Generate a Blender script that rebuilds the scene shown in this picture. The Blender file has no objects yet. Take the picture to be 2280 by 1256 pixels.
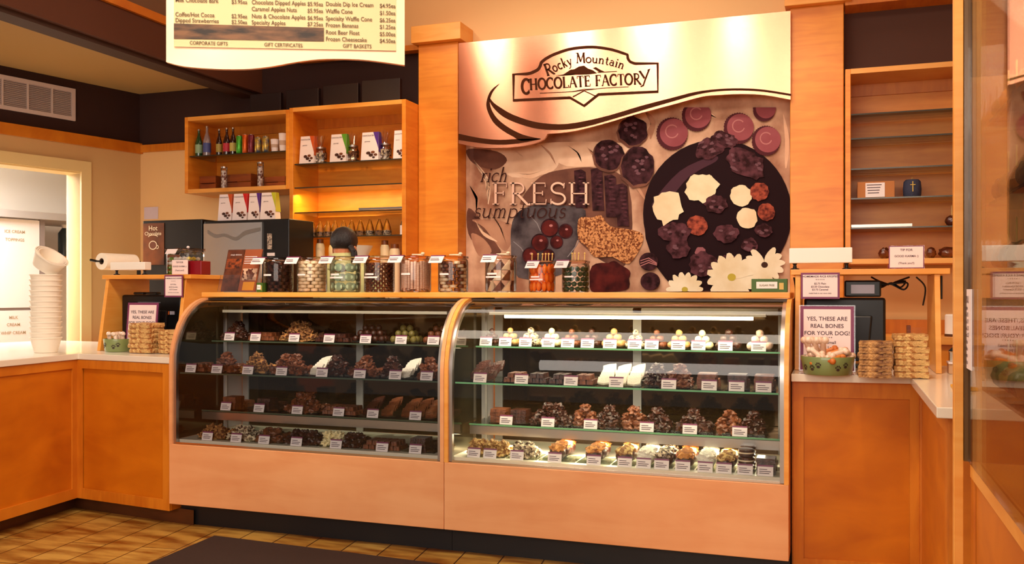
import bpy, bmesh, math, random
from mathutils import Vector, Matrix, noise
random.seed(7)
D = bpy.data; SC = bpy.context.scene; COL = SC.collection
R = math.radians
# ------------------------------------------------------------------ camera, world, lights, exposure
F = 2056.0; YAW = R(19.5); HZ = 651.0; EYE = 1.302
cam = D.objects.new('camera', D.cameras.new('camera')); COL.objects.link(cam)
cam.location = (0, 0, EYE); cam.rotation_euler = (R(90), 0, YAW)
cam.data.sensor_width = 36; cam.data.lens = 36*F/2280; cam.data.shift_y = (HZ-628)/2280; cam.data.clip_start = .05
SC.camera = cam; SC.cycles.transparent_max_bounces = 24
SC.view_settings.view_transform = 'Standard'; SC.view_settings.look = 'None'
SC.view_settings.gamma = 1; SC.view_settings.use_curve_mapping = False
SC.view_settings.exposure = -0.08
w = D.worlds.new('world'); SC.world = w; w.use_nodes = True
w.node_tree.nodes['Background'].inputs[0].default_value = (1, .86, .76, 1)
w.node_tree.nodes['Background'].inputs[1].default_value = .34
def area(name, loc, tgt, sx, sy, power, col=(1, .80, .55), spread=180):
    l = D.lights.new(name, 'AREA'); l.shape = 'RECTANGLE'; l.size = sx; l.size_y = sy; l.energy = power; l.color = col; l.spread = R(spread)
    o = D.objects.new(name, l); COL.objects.link(o); o.location = loc
    o.rotation_euler = (Vector(tgt)-Vector(loc)).to_track_quat('-Z', 'Y').to_euler(); return o
def spot(name, loc, tgt, power, ang=50, col=(1, .82, .61), blend=.6, r=.05):
    l = D.lights.new(name, 'SPOT'); l.energy = power; l.color = col; l.spot_size = R(ang); l.spot_blend = blend; l.shadow_soft_size = r
    o = D.objects.new(name, l); COL.objects.link(o); o.location = loc
    o.rotation_euler = (Vector(tgt)-Vector(loc)).to_track_quat('-Z', 'Y').to_euler(); return o
area('storefront_light', (-1.2, -2.2, 2.3), (-1.6, 4.5, 1.2), 4.6, 1.5, 160, (1, .87, .76))
area('ceiling_panel_light', (-1.6, 2.6, 3.7), (-1.6, 3.2, 0), 3.2, 1.2, 120, (1, .84, .66))
area('ceiling_back_light', (-1.6, 5.2, 3.7), (-1.6, 5.2, 0), 2.6, .5, 20, (1, .84, .70))
spot('track_spot', (-2.9, 4.3, 3.68), (-2.2, 6.0, 2.3), 42, 60, (1, .80, .62))
spot('track_spot', (-2.1, 4.3, 3.68), (-1.9, 6.0, 2.2), 32, 60, (1, .84, .72))
spot('track_spot', (-1.47, 4.3, 3.68), (-1.2, 6.0, 2.2), 40, 70, (1, .88, .80), .6, .16)
spot('track_spot', (-.78, 4.3, 3.68), (-.7, 6.0, 2.0), 26, 60, (1, .82, .68))
spot('track_spot', (-.15, 4.3, 3.68), (-.15, 6.0, 1.7), 40, 50)
spot('track_spot', (-3.2, 4.6, 3.68), (-3.3, 6.0, 1.8), 65, 50, (1, .70, .36))
spot('track_spot', (-3.0, 2.6, 3.68), (-3.9, 4.3, .6), 85, 50)
spot('track_spot', (-2.9, 2.7, 3.68), (-2.85, 4.3, 2.6), 16, 50)
spot('track_spot', (-.1, 2.9, 3.68), (.15, 4.6, .9), 75, 60)
area('case_tube_light', (-1.05, 4.5, 1.160), (-1.05, 4.53, .5), 1.35, .05, 4.5, (1, .88, .62))
area('case_shelf_fill', (-1.05, 4.5, 1.008), (-1.05, 4.45, .5), 1.4, .03, 2.2, (1, .88, .62))  # added fill below the top glass shelf, no lamp hangs there
area('case_shelf_fill', (-1.05, 4.4, .845), (-1.05, 4.5, .5), 1.4, .03, 3, (1, .88, .62))  # second added fill, brightens the sweets below the middle shelf
area('cabinet_fill', (.62, 2.1, 2.25), (.5, 2.3, 1.0), .4, .8, 9, (1, .84, .6))  # added fill so the caramel apples show through the glass
area('case_step_fill', (-1.05, 4.43, .565), (-1.05, 4.33, 0), 1.45, .03, 13, (1, .88, .62))  # added fill under the third shelf, brightens the bottom deck
spot('track_spot', (-2.0, 2.4, 3.68), (-2.4, 4.6, 1.40), 230, 36, (1, .84, .66))  # added spot from the front to brighten the ledge jars
area('shelf_strip_light', (-3.3, 5.85, 2.02), (-3.3, 6.0, 1.2), .85, .04, 7, (1, .66, .25))
area('back_room_light', (-6.7, 4.9, 2.4), (-6.9, 4.8, 0), 1.0, 1.0, 150, (1, .95, .88))
# ------------------------------------------------------------------ pixel helpers: a pixel and a real plane give a place
_ct, _st = math.cos(YAW), math.sin(YAW)
def ray(px, py=HZ):
    u = (px-1140)/F; v = (HZ-py)/F
    return (-_st+_ct*u, _ct+_st*u, v)
def at(px, py, Y):
    d = ray(px, py); k = Y/d[1]; return Vector((d[0]*k, Y, EYE+d[2]*k))
def onz(px, py, Z):
    d = ray(px, py); k = (Z-EYE)/d[2]; return Vector((d[0]*k, d[1]*k, Z))
def atx(px, py, X):
    d = ray(px, py); k = X/d[0]; return Vector((X, d[1]*k, EYE+d[2]*k))
# ------------------------------------------------------------------ materials
def lin(c):
    return tuple((x/255/12.92 if x/255 <= .04045 else ((x/255+.055)/1.055)**2.4) for x in c)+(1,)
_M = {}
def mat(name, rgb, rough=.5, metal=0, spec=.5, coat=0, emit=0, noise_amt=0, noise_scale=20, rgb2=None, bump=0, bscale=60, aniso=0, stretch=(1, 1, 1), trans=0, vor=False, sub=0):
    if name in _M: return _M[name]
    m = D.materials.new(name); m.use_nodes = True; nt = m.node_tree; b = nt.nodes['Principled BSDF']
    c = lin(rgb); b.inputs['Base Color'].default_value = c; b.inputs['Roughness'].default_value = rough
    b.inputs['Metallic'].default_value = metal; b.inputs['Specular IOR Level'].default_value = spec
    b.inputs['Coat Weight'].default_value = coat
    if emit: b.inputs['Emission Color'].default_value = c; b.inputs['Emission Strength'].default_value = emit
    if rgb2 or bump:
        tc = nt.nodes.new('ShaderNodeTexCoord'); mp = nt.nodes.new('ShaderNodeMapping'); mp.inputs['Scale'].default_value = stretch
        nt.links.new(tc.outputs['Object'], mp.inputs[0])
    if rgb2:
        if vor:
            n = nt.nodes.new('ShaderNodeTexVoronoi'); n.inputs['Scale'].default_value = noise_scale; out = n.outputs['Color']
        else:
            n = nt.nodes.new('ShaderNodeTexNoise'); n.inputs['Scale'].default_value = noise_scale; n.inputs['Detail'].default_value = 6; out = n.outputs[0]
        nt.links.new(mp.outputs[0], n.inputs[0])
        r = nt.nodes.new('ShaderNodeValToRGB'); r.color_ramp.elements[0].color = c; r.color_ramp.elements[1].color = lin(rgb2)
        lo = .5-.25*(1-noise_amt); r.color_ramp.elements[0].position = .36 if not vor else .3; r.color_ramp.elements[1].position = .64 if not vor else .7
        nt.links.new(out, r.inputs[0]); nt.links.new(r.outputs[0], b.inputs['Base Color'])
    if bump:
        n2 = nt.nodes.new('ShaderNodeTexNoise'); n2.inputs['Scale'].default_value = bscale; n2.inputs['Detail'].default_value = 4
        nt.links.new(mp.outputs[0], n2.inputs[0]); bp = nt.nodes.new('ShaderNodeBump'); bp.inputs['Strength'].default_value = bump; bp.inputs['Distance'].default_value = .01
        nt.links.new(n2.outputs[0], bp.inputs['Height']); nt.links.new(bp.outputs[0], b.inputs['Normal'])
    if aniso:
        b.inputs['Anisotropic'].default_value = aniso; b.inputs['Anisotropic Rotation'].default_value = .25
        t = nt.nodes.new('ShaderNodeTangent'); t.direction_type = 'RADIAL'; t.axis = 'Z'; nt.links.new(t.outputs[0], b.inputs['Tangent'])
    _M[name] = m; return m
def wood(name, a, b_, stretch=(2, 2, 14), rough=.42, scale=1.6, coat=.15):
    """maple veneer: long grain streaks with a blotchy figure"""
    if name in _M: return _M[name]
    m = D.materials.new(name); m.use_nodes = True; nt = m.node_tree; b = nt.nodes['Principled BSDF']
    tc = nt.nodes.new('ShaderNodeTexCoord'); mp = nt.nodes.new('ShaderNodeMapping'); mp.inputs['Scale'].default_value = stretch
    nt.links.new(tc.outputs['Object'], mp.inputs[0])
    n = nt.nodes.new('ShaderNodeTexNoise'); n.inputs['Scale'].default_value = scale; n.inputs['Detail'].default_value = 8; n.inputs['Distortion'].default_value = .8
    nt.links.new(mp.outputs[0], n.inputs[0])
    n2 = nt.nodes.new('ShaderNodeTexNoise'); n2.inputs['Scale'].default_value = 3.0; n2.inputs['Detail'].default_value = 3
    nt.links.new(tc.outputs['Object'], n2.inputs[0])
    mx = nt.nodes.new('ShaderNodeMath'); mx.operation = 'ADD'; nt.links.new(n.outputs[0], mx.inputs[0]); nt.links.new(n2.outputs[0], mx.inputs[1])
    r = nt.nodes.new('ShaderNodeValToRGB'); r.color_ramp.elements[0].color = lin(b_); r.color_ramp.elements[1].color = lin(a)
    hv = nt.nodes.new('ShaderNodeMath'); hv.operation = 'MULTIPLY'; hv.inputs[1].default_value = .5; nt.links.new(mx.outputs[0], hv.inputs[0])
    r.color_ramp.elements[0].position = .36; r.color_ramp.elements[1].position = .62
    nt.links.new(hv.outputs[0], r.inputs[0]); nt.links.new(r.outputs[0], b.inputs['Base Color'])
    b.inputs['Roughness'].default_value = rough; b.inputs['Coat Weight'].default_value = coat; b.inputs['Coat Roughness'].default_value = .25
    _M[name] = m; return m
def glass(name, tint=(1, 1, 1), refl=1.0, rough=0.0, ior=1.5):
    """thin clear pane: see-through plus Fresnel reflection"""
    if name in _M: return _M[name]
    m = D.materials.new(name); m.use_nodes = True; nt = m.node_tree; nt.nodes.clear()
    o = nt.nodes.new('ShaderNodeOutputMaterial'); mx = nt.nodes.new('ShaderNodeMixShader'); t = nt.nodes.new('ShaderNodeBsdfTransparent')
    g = nt.nodes.new('ShaderNodeBsdfGlossy'); f = nt.nodes.new('ShaderNodeFresnel'); f.inputs[0].default_value = ior
    t.inputs[0].default_value = tint+(1,); g.inputs['Roughness'].default_value = rough
    k = nt.nodes.new('ShaderNodeMath'); k.operation = 'MULTIPLY'; k.inputs[1].default_value = refl; k.use_clamp = True
    nt.links.new(f.outputs[0], k.inputs[0]); nt.links.new(k.outputs[0], mx.inputs[0]); nt.links.new(t.outputs[0], mx.inputs[1]); nt.links.new(g.outputs[0], mx.inputs[2])
    nt.links.new(mx.outputs[0], o.inputs[0]); _M[name] = m; return m
MAPLE = wood('maple_orange', (242, 154, 44), (220, 124, 18))
MAPLE_H = wood('maple_orange_horizontal', (222, 134, 30), (194, 102, 12), (14, 2, 2))
MAPLE_L = wood('maple_light', (246, 176, 84), (232, 150, 52))
PANEL = wood('maple_panel', (218, 124, 16), (190, 98, 6), (2, 2, 5), .38, 1.3)
LAM = wood('laminate_beech', (238, 172, 118), (226, 152, 98), (1.2, 2, 7), .4, 1.5, .05)
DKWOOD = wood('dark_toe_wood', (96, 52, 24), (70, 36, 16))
CRATE = wood('crate_wood', (176, 88, 30), (110, 50, 16), (3, 3, 16))
CREAM = mat('wall_cream', (212, 172, 114), .8, bump=.05, bscale=200)
CREAM2 = mat('wall_upper_cream', (236, 190, 130), .8)
DARK = mat('wall_dark_brown', (48, 20, 14), .75)
BROWN = mat('beam_brown', (86, 44, 22), .7)
OLIVE = mat('ceiling_olive', (176, 140, 84), .8)
WHITE = mat('white_paint', (245, 240, 232), .5)
QUARTZ = mat('white_quartz', (242, 232, 214), .18, spec=.6, coat=.2)
BLACK = mat('black_plastic', (16, 14, 15), .35)
KICK = mat('black_kick', (18, 14, 16), .5)
STEEL = mat('brushed_steel', (190, 184, 178), .3, 1)
CHROME = mat('chrome_trim', (225, 215, 205), .12, 1)
GREY = mat('grey_metal', (170, 164, 160), .4, .3)
LGREY = mat('light_grey_panel', (205, 200, 205), .4)
PURPLE = mat('purple_border', (128, 52, 92), .5)
PAPER = mat('sign_paper', (248, 226, 224), .6)
CARDM = mat('card_white', (246, 232, 232), .6)
INK = mat('dark_ink', (74, 44, 60), .6)
GLASS = glass('clear_glass', (.98, 1, .985)); CGLASS = glass('case_glass', (.97, .985, .97), 1.1)
SHG = glass('shelf_glass', (.94, .975, .95), 1.0); ACR = glass('clear_acrylic', (.985, .975, .97), .9, .02, 1.45)
SIDEG = glass('side_glass', (.95, .93, .88), .6)
GEDGE = mat('green_glass_edge', (120, 190, 140), .15, spec=.8)
CDARK = mat('chocolate_dark', (50, 24, 17), .32, rgb2=(80, 39, 25), noise_scale=40, bump=.4, bscale=90)
CMILK = mat('chocolate_milk', (98, 50, 27), .4, rgb2=(132, 72, 40), noise_scale=40, bump=.4, bscale=90)
CWHITE = mat('chocolate_white', (246, 228, 178), .4, bump=.3, bscale=80)
COCO = mat('coconut_white', (252, 244, 228), .7, bump=.8, bscale=160)
NUT = mat('nut_crust', (196, 140, 78), .6, rgb2=(92, 46, 22), noise_scale=70, bump=.9, bscale=120, vor=True)
NUTL = mat('pale_nut_crust', (228, 190, 120), .6, rgb2=(150, 98, 50), noise_scale=80, bump=.9, bscale=120, vor=True)
CARAM = mat('caramel', (214, 140, 60), .3, rgb2=(170, 92, 30), noise_scale=30)
SPRINK = mat('speckled_choc', (60, 30, 20), .5, rgb2=(236, 214, 180), noise_scale=110, vor=True, bump=.5)
CEREAL = mat('crisped_cereal', (232, 190, 120), .55, rgb2=(178, 116, 58), noise_scale=60, bump=1, bscale=110, vor=True)
# ------------------------------------------------------------------ mesh builder
class MB:
    def __init__(s): s.v = []; s.f = []; s.m = []; s.mats = []; s.cur = 0
    def use(s, m):
        if m not in s.mats: s.mats.append(m)
        s.cur = s.mats.index(m); return s
    def add(s, vs, fs):
        n = len(s.v); s.v += [tuple(p) for p in vs]
        for f in fs: s.f.append([i+n for i in f]); s.m.append(s.cur)
        return s
    def box(s, x0, x1, y0, y1, z0, z1, top=None):
        """top: optional (sx, sy) scale of the upper face"""
        a, b = (top or (1, 1)); cx, cy = (x0+x1)/2, (y0+y1)/2; hx, hy = (x1-x0)/2, (y1-y0)/2
        vs = [(cx+i*hx, cy+j*hy, z0) for i, j in ((-1, -1), (1, -1), (1, 1), (-1, 1))]+[(cx+i*hx*a, cy+j*hy*b, z1) for i, j in ((-1, -1), (1, -1), (1, 1), (-1, 1))]
        return s.add(vs, [(3, 2, 1, 0), (4, 5, 6, 7), (0, 1, 5, 4), (1, 2, 6, 5), (2, 3, 7, 6), (3, 0, 4, 7)])
    def prism(s, pts, fn, a, b):
        """2-D outline pts swept between a and b; fn(u, v, t) -> world"""
        n = len(pts); vs = [fn(p[0], p[1], a) for p in pts]+[fn(p[0], p[1], b) for p in pts]
        return s.add(vs, [list(range(n))[::-1], list(range(n, 2*n))]+[(i, (i+1) % n, n+(i+1) % n, n+i) for i in range(n)])
    def slab(s, pts, z0, z1): return s.prism(pts, lambda u, v, t: (u, v, t), z0, z1)
    def lathe(s, c, prof, seg=20, axis='z', cap=True):
        vs = []; fs = []; k = len(prof)
        for r, z in prof:
            for i in range(seg):
                a = 2*math.pi*i/seg; p = (r*math.cos(a), r*math.sin(a), z)
                if axis == 'x': p = (p[2], p[0], p[1])
                if axis == 'y': p = (p[0], p[2], p[1])
                vs.append((c[0]+p[0], c[1]+p[1], c[2]+p[2]))
        for j in range(k-1):
            for i in range(seg): fs.append((j*seg+i, j*seg+(i+1) % seg, (j+1)*seg+(i+1) % seg, (j+1)*seg+i))
        if cap: fs += [list(range(seg))[::-1], list(range((k-1)*seg, k*seg))]
        return s.add(vs, fs)
    def cyl(s, c, r, h, seg=20, axis='z'): return s.lathe(c, [(r, 0), (r, h)], seg, axis)
    def tube(s, pts, r, seg=6):
        pts = [Vector(p) for p in pts]; vs = []; fs = []
        for i, p in enumerate(pts):
            d = (pts[min(i+1, len(pts)-1)]-pts[max(i-1, 0)]).normalized(); a = d.orthogonal().normalized(); b = d.cross(a)
            if i and a.dot(pa) < 0: a, b = -a, -b
            if i: a = (pa-d*pa.dot(d)).normalized(); b = d.cross(a)
            pa = a
            for k in range(seg):
                t = 2*math.pi*k/seg; vs.append(p+a*math.cos(t)*r+b*math.sin(t)*r)
        for i in range(len(pts)-1):
            for k in range(seg): fs.append((i*seg+k, i*seg+(k+1) % seg, (i+1)*seg+(k+1) % seg, (i+1)*seg+k))
        fs += [list(range(seg))[::-1], list(range((len(pts)-1)*seg, len(pts)*seg))]
        return s.add(vs, fs)
    def ball(s, c, r, sub=2, amp=0, freq=3, seed=0, flat=None):
        bm = bmesh.new(); bmesh.ops.create_icosphere(bm, subdivisions=sub, radius=1)
        r = r if isinstance(r, (tuple, list)) else (r, r, r); vs = []
        for v in bm.verts:
            k = 1+amp*noise.noise(v.co*freq+Vector((seed*3.1, seed*1.7, seed))) ; z = v.co.z*k
            if flat is not None and z < -flat: z = -flat
            vs.append((c[0]+v.co.x*k*r[0], c[1]+v.co.y*k*r[1], c[2]+z*r[2]))
        fs = [[v.index for v in f.verts] for f in bm.faces]; bm.free(); return s.add(vs, fs)
    def text(s, body, size, fn, align='CENTER', shear=0, space=1.0):
        c = D.curves.new('t', 'FONT'); c.body = body; c.size = size; c.align_x = align; c.shear = shear; c.space_character = space; c.resolution_u = 3; c.offset = size*.012
        o = D.objects.new('t', c); COL.objects.link(o); dg = bpy.context.evaluated_depsgraph_get(); me = o.evaluated_get(dg).to_mesh()
        vs = [fn(v.co.x, v.co.y) for v in me.vertices]; fs = [list(p.vertices) for p in me.polygons]; s.add(vs, fs)
        o.evaluated_get(dg).to_mesh_clear(); D.objects.remove(o); D.curves.remove(c); return s
    def build(s, name, m=None, parent=None, world=False, smooth=False, bevel=0, tagd=None, origin=None, seg=2):
        """one mesh object. parent: child of that thing (world=True when the vertices are in world space)"""
        me = D.meshes.new(name); off = Vector((0, 0, 0))
        if parent is not None and world: off = world_loc(parent)
        elif parent is None:
            if origin is None:
                xs = [p[0] for p in s.v]; ys = [p[1] for p in s.v]; zs = [p[2] for p in s.v]
                origin = ((min(xs)+max(xs))/2, (min(ys)+max(ys))/2, min(zs))
            off = Vector(origin)
        me.from_pydata([tuple(Vector(p)-off) for p in s.v], [], s.f)
        if m: me.materials.append(m)
        else:
            for q in s.mats: me.materials.append(q)
            me.polygons.foreach_set('material_index', s.m)
        me.validate(); bm = bmesh.new(); bm.from_mesh(me); bmesh.ops.recalc_face_normals(bm, faces=bm.faces); bm.to_mesh(me); bm.free()
        if smooth:
            me.polygons.foreach_set('use_smooth', [True]*len(me.polygons))
            me.set_sharp_from_angle(angle=R(40))
        o = D.objects.new(name, me); COL.objects.link(o)
        if parent is not None: o.parent = parent
        else: o.location = off
        if bevel:
            b = o.modifiers.new('bevel', 'BEVEL'); b.width = bevel; b.segments = seg; b.limit_method = 'ANGLE'
        if tagd: tag(o, *tagd)
        return o
def world_loc(o):
    v = Vector((0, 0, 0))
    while o: v += o.location; o = o.parent
    return v
def tag(o, label, cat, group=None, kind=None):
    o['label'] = label; o['category'] = cat
    if group: o['group'] = group
    if kind: o['kind'] = kind
    return o
def thing(name, label, cat, loc=(0, 0, 0), rz=0, group=None):
    o = D.objects.new(name, None); COL.objects.link(o); o.location = loc; o.rotation_euler = (0, 0, rz); o.empty_display_size = .05
    return tag(o, label, cat, group)
def struct(o): o['kind'] = 'structure'; return o
def dup(o, loc, rz=0, label=None, group=None, rot=None, scale=None):
    def cp(q, par):
        c = q.copy(); COL.objects.link(c); c.parent = par
        for ch in kids.get(q.name, []): cp(ch, c)
        return c
    kids = {}
    def walk(q):
        kids[q.name] = list(q.children)
        for ch in q.children: walk(ch)
    walk(o); c = cp(o, None); c.location = loc; c.rotation_euler = rot or (0, 0, rz)
    if scale: c.scale = (scale,)*3
    if label: c['label'] = label
    if group: c['group'] = group
    return c
class Kind:
    """first placement uses the built object itself, later ones copy it"""
    def __init__(s, o): s.o = o; s.used = False
    def put(s, loc, rz=0, label=None, group=None, rot=None, scale=None):
        if not s.used:
            s.used = True; o = s.o; o.location = loc; o.rotation_euler = rot or (0, 0, rz)
            if scale: o.scale = (scale,)*3
            if label: o['label'] = label
            if group: o['group'] = group
            return o
        return dup(s.o, loc, rz, label, group, rot, scale)
ORD = ['first', 'second', 'third', 'fourth', 'fifth', 'sixth', 'seventh', 'eighth', 'ninth', 'tenth', 'eleventh', 'twelfth', 'thirteenth', 'fourteenth']
# ------------------------------------------------------------------ floor
def floor_mat():
    m = D.materials.new('plank_tiles'); m.use_nodes = True; nt = m.node_tree; b = nt.nodes['Principled BSDF']
    tc = nt.nodes.new('ShaderNodeTexCoord'); mp = nt.nodes.new('ShaderNodeMapping'); mp.inputs['Rotation'].default_value = (0, 0, R(-97))
    nt.links.new(tc.outputs['Object'], mp.inputs[0])
    br = nt.nodes.new('ShaderNodeTexBrick'); br.inputs['Scale'].default_value = 1; br.inputs['Brick Width'].default_value = 1.05; br.inputs['Row Height'].default_value = .205
    br.inputs['Mortar Size'].default_value = .0035; br.inputs['Color1'].default_value = lin((204, 166, 84)); br.inputs['Color2'].default_value = lin((186, 140, 60)); br.inputs['Mortar'].default_value = lin((70, 40, 18))
    br.offset = .37; nt.links.new(mp.outputs[0], br.inputs[0])
    mp2 = nt.nodes.new('ShaderNodeMapping'); mp2.inputs['Rotation'].default_value = (0, 0, R(-97)); mp2.inputs['Scale'].default_value = (2.2, 9, 1); nt.links.new(tc.outputs['Object'], mp2.inputs[0])
    n = nt.nodes.new('ShaderNodeTexNoise'); n.inputs['Scale'].default_value = 1.3; n.inputs['Detail'].default_value = 7; nt.links.new(mp2.outputs[0], n.inputs[0])
    r = nt.nodes.new('ShaderNodeValToRGB'); r.color_ramp.elements[0].color = lin((168, 128, 84)); r.color_ramp.elements[1].color = (1, 1, 1, 1); r.color_ramp.elements[0].position = .36; r.color_ramp.elements[1].position = .6
    nt.links.new(n.outputs[0], r.inputs[0]); mx = nt.nodes.new('ShaderNodeMix'); mx.data_type = 'RGBA'; mx.blend_type = 'MULTIPLY'; mx.inputs[0].default_value = 1
    nt.links.new(br.outputs[0], mx.inputs[6]); nt.links.new(r.outputs[0], mx.inputs[7]); nt.links.new(mx.outputs[2], b.inputs['Base Color'])
    b.inputs['Roughness'].default_value = .38; return m
struct(MB().box(-9, 4, -3, 8, -.05, 0).build('floor', floor_mat(), origin=(0, 0, 0)))
# ------------------------------------------------------------------ back wall
YB = 6.18
struct(MB().box(-5.6, 2.6, YB, YB+.15, 0, 3.75).build('wall_back', CREAM2, origin=(0, YB, 0)))
struct(MB().box(-5.45, -2.6, YB-.012, YB-.001, 2.5, 3.09).build('wall_back_upper_left', DARK, origin=(0, YB, 0)))
struct(MB().box(-5.44, -4.52, YB-.03, YB-.013, 2.455, 2.515).build('trim_1', MAPLE_H))
struct(MB().box(-3.9, -2.84, YB-.10, YB-.013, 3.06, 3.10).build('trim_2', MAPLE_H))
struct(MB().box(.03, 1.6, YB-.012, YB-.001, 2.6, 3.05).build('wall_back_upper_right', mat('wall_brown', (78, 40, 20), .7), origin=(0, YB, 0)))
struct(MB().box(.035, 1.6, YB-.20, YB-.013, 3.05, 3.13).build('trim_3', MAPLE_H))
struct(MB().box(1.9, 2.0, 0, YB, 0, 3.75).build('wall_right', CREAM, origin=(1.9, 3, 0)))
# ------------------------------------------------------------------ left wall, turned about its corner, with the open doorway
C0 = Vector((-5.45, YB, 0)); sd = Vector((-.2252, -.9743, 0)); td = Vector((-.9743, .2252, 0))
def LW(s, t, z): p = C0+sd*s+td*t; return (p.x, p.y, z)
def wall_s(px):
    d = ray(px); # intersect with the wall line
    a = sd.x*d[1]-sd.y*d[0]; return (C0.y*d[0]-C0.x*d[1])/a
def wz(px, py):
    p = C0+sd*wall_s(px); return EYE+(HZ-py)/F*p.y/ray(px)[1]
def lbox(mb, s0, s1, t0, t1, z0, z1): return mb.prism([(s0, t0), (s1, t0), (s1, t1), (s0, t1)], LW, z0, z1)
sJ = wall_s(178); zD = wz(178, 383)
ww = MB(); lbox(ww, 0, sJ, 0, .16, 0, 2.52); lbox(ww, sJ, sJ+1.25, 0, .16, zD, 2.52); lbox(ww, sJ+1.25, 3.8, 0, .16, 0, 2.52)
struct(ww.build('wall_left', CREAM, origin=tuple(C0)))
struct(lbox(MB(), 0, 3.8, -.004, .16, 2.52, 3.0).build('wall_left_upper', DARK, origin=tuple(C0)))
struct(lbox(MB(), 0, 3.8, -.03, -.005, 2.445, 2.53).build('trim_4', MAPLE_H, origin=tuple(C0)))
dj = MB(); w_ = .085
lbox(dj, sJ-w_, sJ, -.02, -.001, 0, zD+w_); lbox(dj, sJ, sJ+1.25, -.02, -.001, zD, zD+w_); lbox(dj, sJ+1.25, sJ+1.25+w_, -.02, -.001, 0, zD+w_)
lbox(dj, sJ-.012, sJ, 0, .18, 0, zD); lbox(dj, sJ-.012, sJ+1.25, 0, .18, zD-.012, zD)
o = struct(dj.build('door_1', mat('door_casing_cream', (232, 204, 142), .5), origin=tuple(C0)))
# the bright room beyond the doorway
struct(lbox(MB(), -1.2, 3.6, 2.0, 2.06, 0, 3.0).build('wall_back_room', WHITE, origin=LW(1, 2, 0)))
struct(lbox(MB(), -1.26, -1.2, .17, 2.06, 0, 3.0).build('wall_back_room_end', WHITE, origin=LW(-1.2, 1, 0)))
struct(lbox(MB(), -1.2, 3.6, .17, 2.0, 2.62, 2.66).build('ceiling_back_room', WHITE, origin=LW(1, 1, 2.62)))
# ------------------------------------------------------------------ ceilings, beam
struct(MB().slab([(-5.45, YB), (-6.25, 2.6), (-6.25, 1), (-4.33, 1), (-4.33, YB)], 2.94, 2.98).build('ceiling', OLIVE, origin=(-5, 4, 2.94)))
struct(MB().box(-4.35, 2.0, 0, YB, 3.75, 3.8).build('ceiling_main', CREAM2, origin=(-1, 3, 3.75)))
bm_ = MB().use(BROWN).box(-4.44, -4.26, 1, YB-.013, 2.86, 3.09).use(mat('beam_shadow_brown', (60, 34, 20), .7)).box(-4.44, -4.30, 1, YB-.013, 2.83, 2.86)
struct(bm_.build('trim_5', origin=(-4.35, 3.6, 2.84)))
struct(MB().box(-4.45, -4.235, 1, YB-.013, 3.09, 3.145).build('trim_6', MAPLE_H))
struct(MB().box(-4.44, -4.30, 1, YB-.013, 3.145, 3.75).build('wall_soffit', mat('soffit_grey_brown', (120, 88, 62), .7)))
# ------------------------------------------------------------------ wooden columns with capitals
def column(name, x0, x1, label):
    t = thing(name, label, 'column', ((x0+x1)/2, 6.08, 0))
    MB().box(x0, x1, 6.0, YB-.001, 0, 3.07).build('shaft', MAPLE, t, True, bevel=.004)
    MB().box(x0-.03, x1+.045, 5.94, YB-.001, 3.07, 3.19).build('capital', MAPLE_L, t, True, bevel=.004)
column('wooden_column', -2.835, -2.53, 'square maple column left of the chocolate mural')
column('wooden_column', -.287, .027, 'square maple column right of the chocolate mural')
# ------------------------------------------------------------------ return air vent on the dark left wall
s0, s1 = wall_s(165), 1.9; zt = wz(165, 199); zb_ = wz(165, 270)
vt = thing('air_vent', 'white louvred return air vent on the dark upper left wall', 'vent', LW((s0+s1)/2, 0, zb_))
fr = MB(); lbox(fr, s0, s0+.03, -.02, -.005, zb_, zt); lbox(fr, s1-.03, s1, -.02, -.005, zb_, zt); lbox(fr, s0+.03, s1-.03, -.02, -.005, zt-.03, zt); lbox(fr, s0+.03, s1-.03, -.02, -.005, zb_, zb_+.03)
n = 7
for i in range(1, n):
    s = s0+(s1-s0)*i/n; lbox(fr, s-.006, s+.006, -.02, -.006, zb_+.03, zt-.03)
fr.build('frame', mat('vent_white', (214, 196, 190), .5), vt, True)
lv = MB(); z = zb_+.035
while z < zt-.035:
    lv.prism([(-.018, z), (-.0165, z-.001), (-.0055, z+.0105), (-.007, z+.0115)], lambda u, v, t: LW(t, u, v), s0+.03, s1-.03); z += .0135
lv.build('louvres', mat('vent_white', ()), vt, True)
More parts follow.
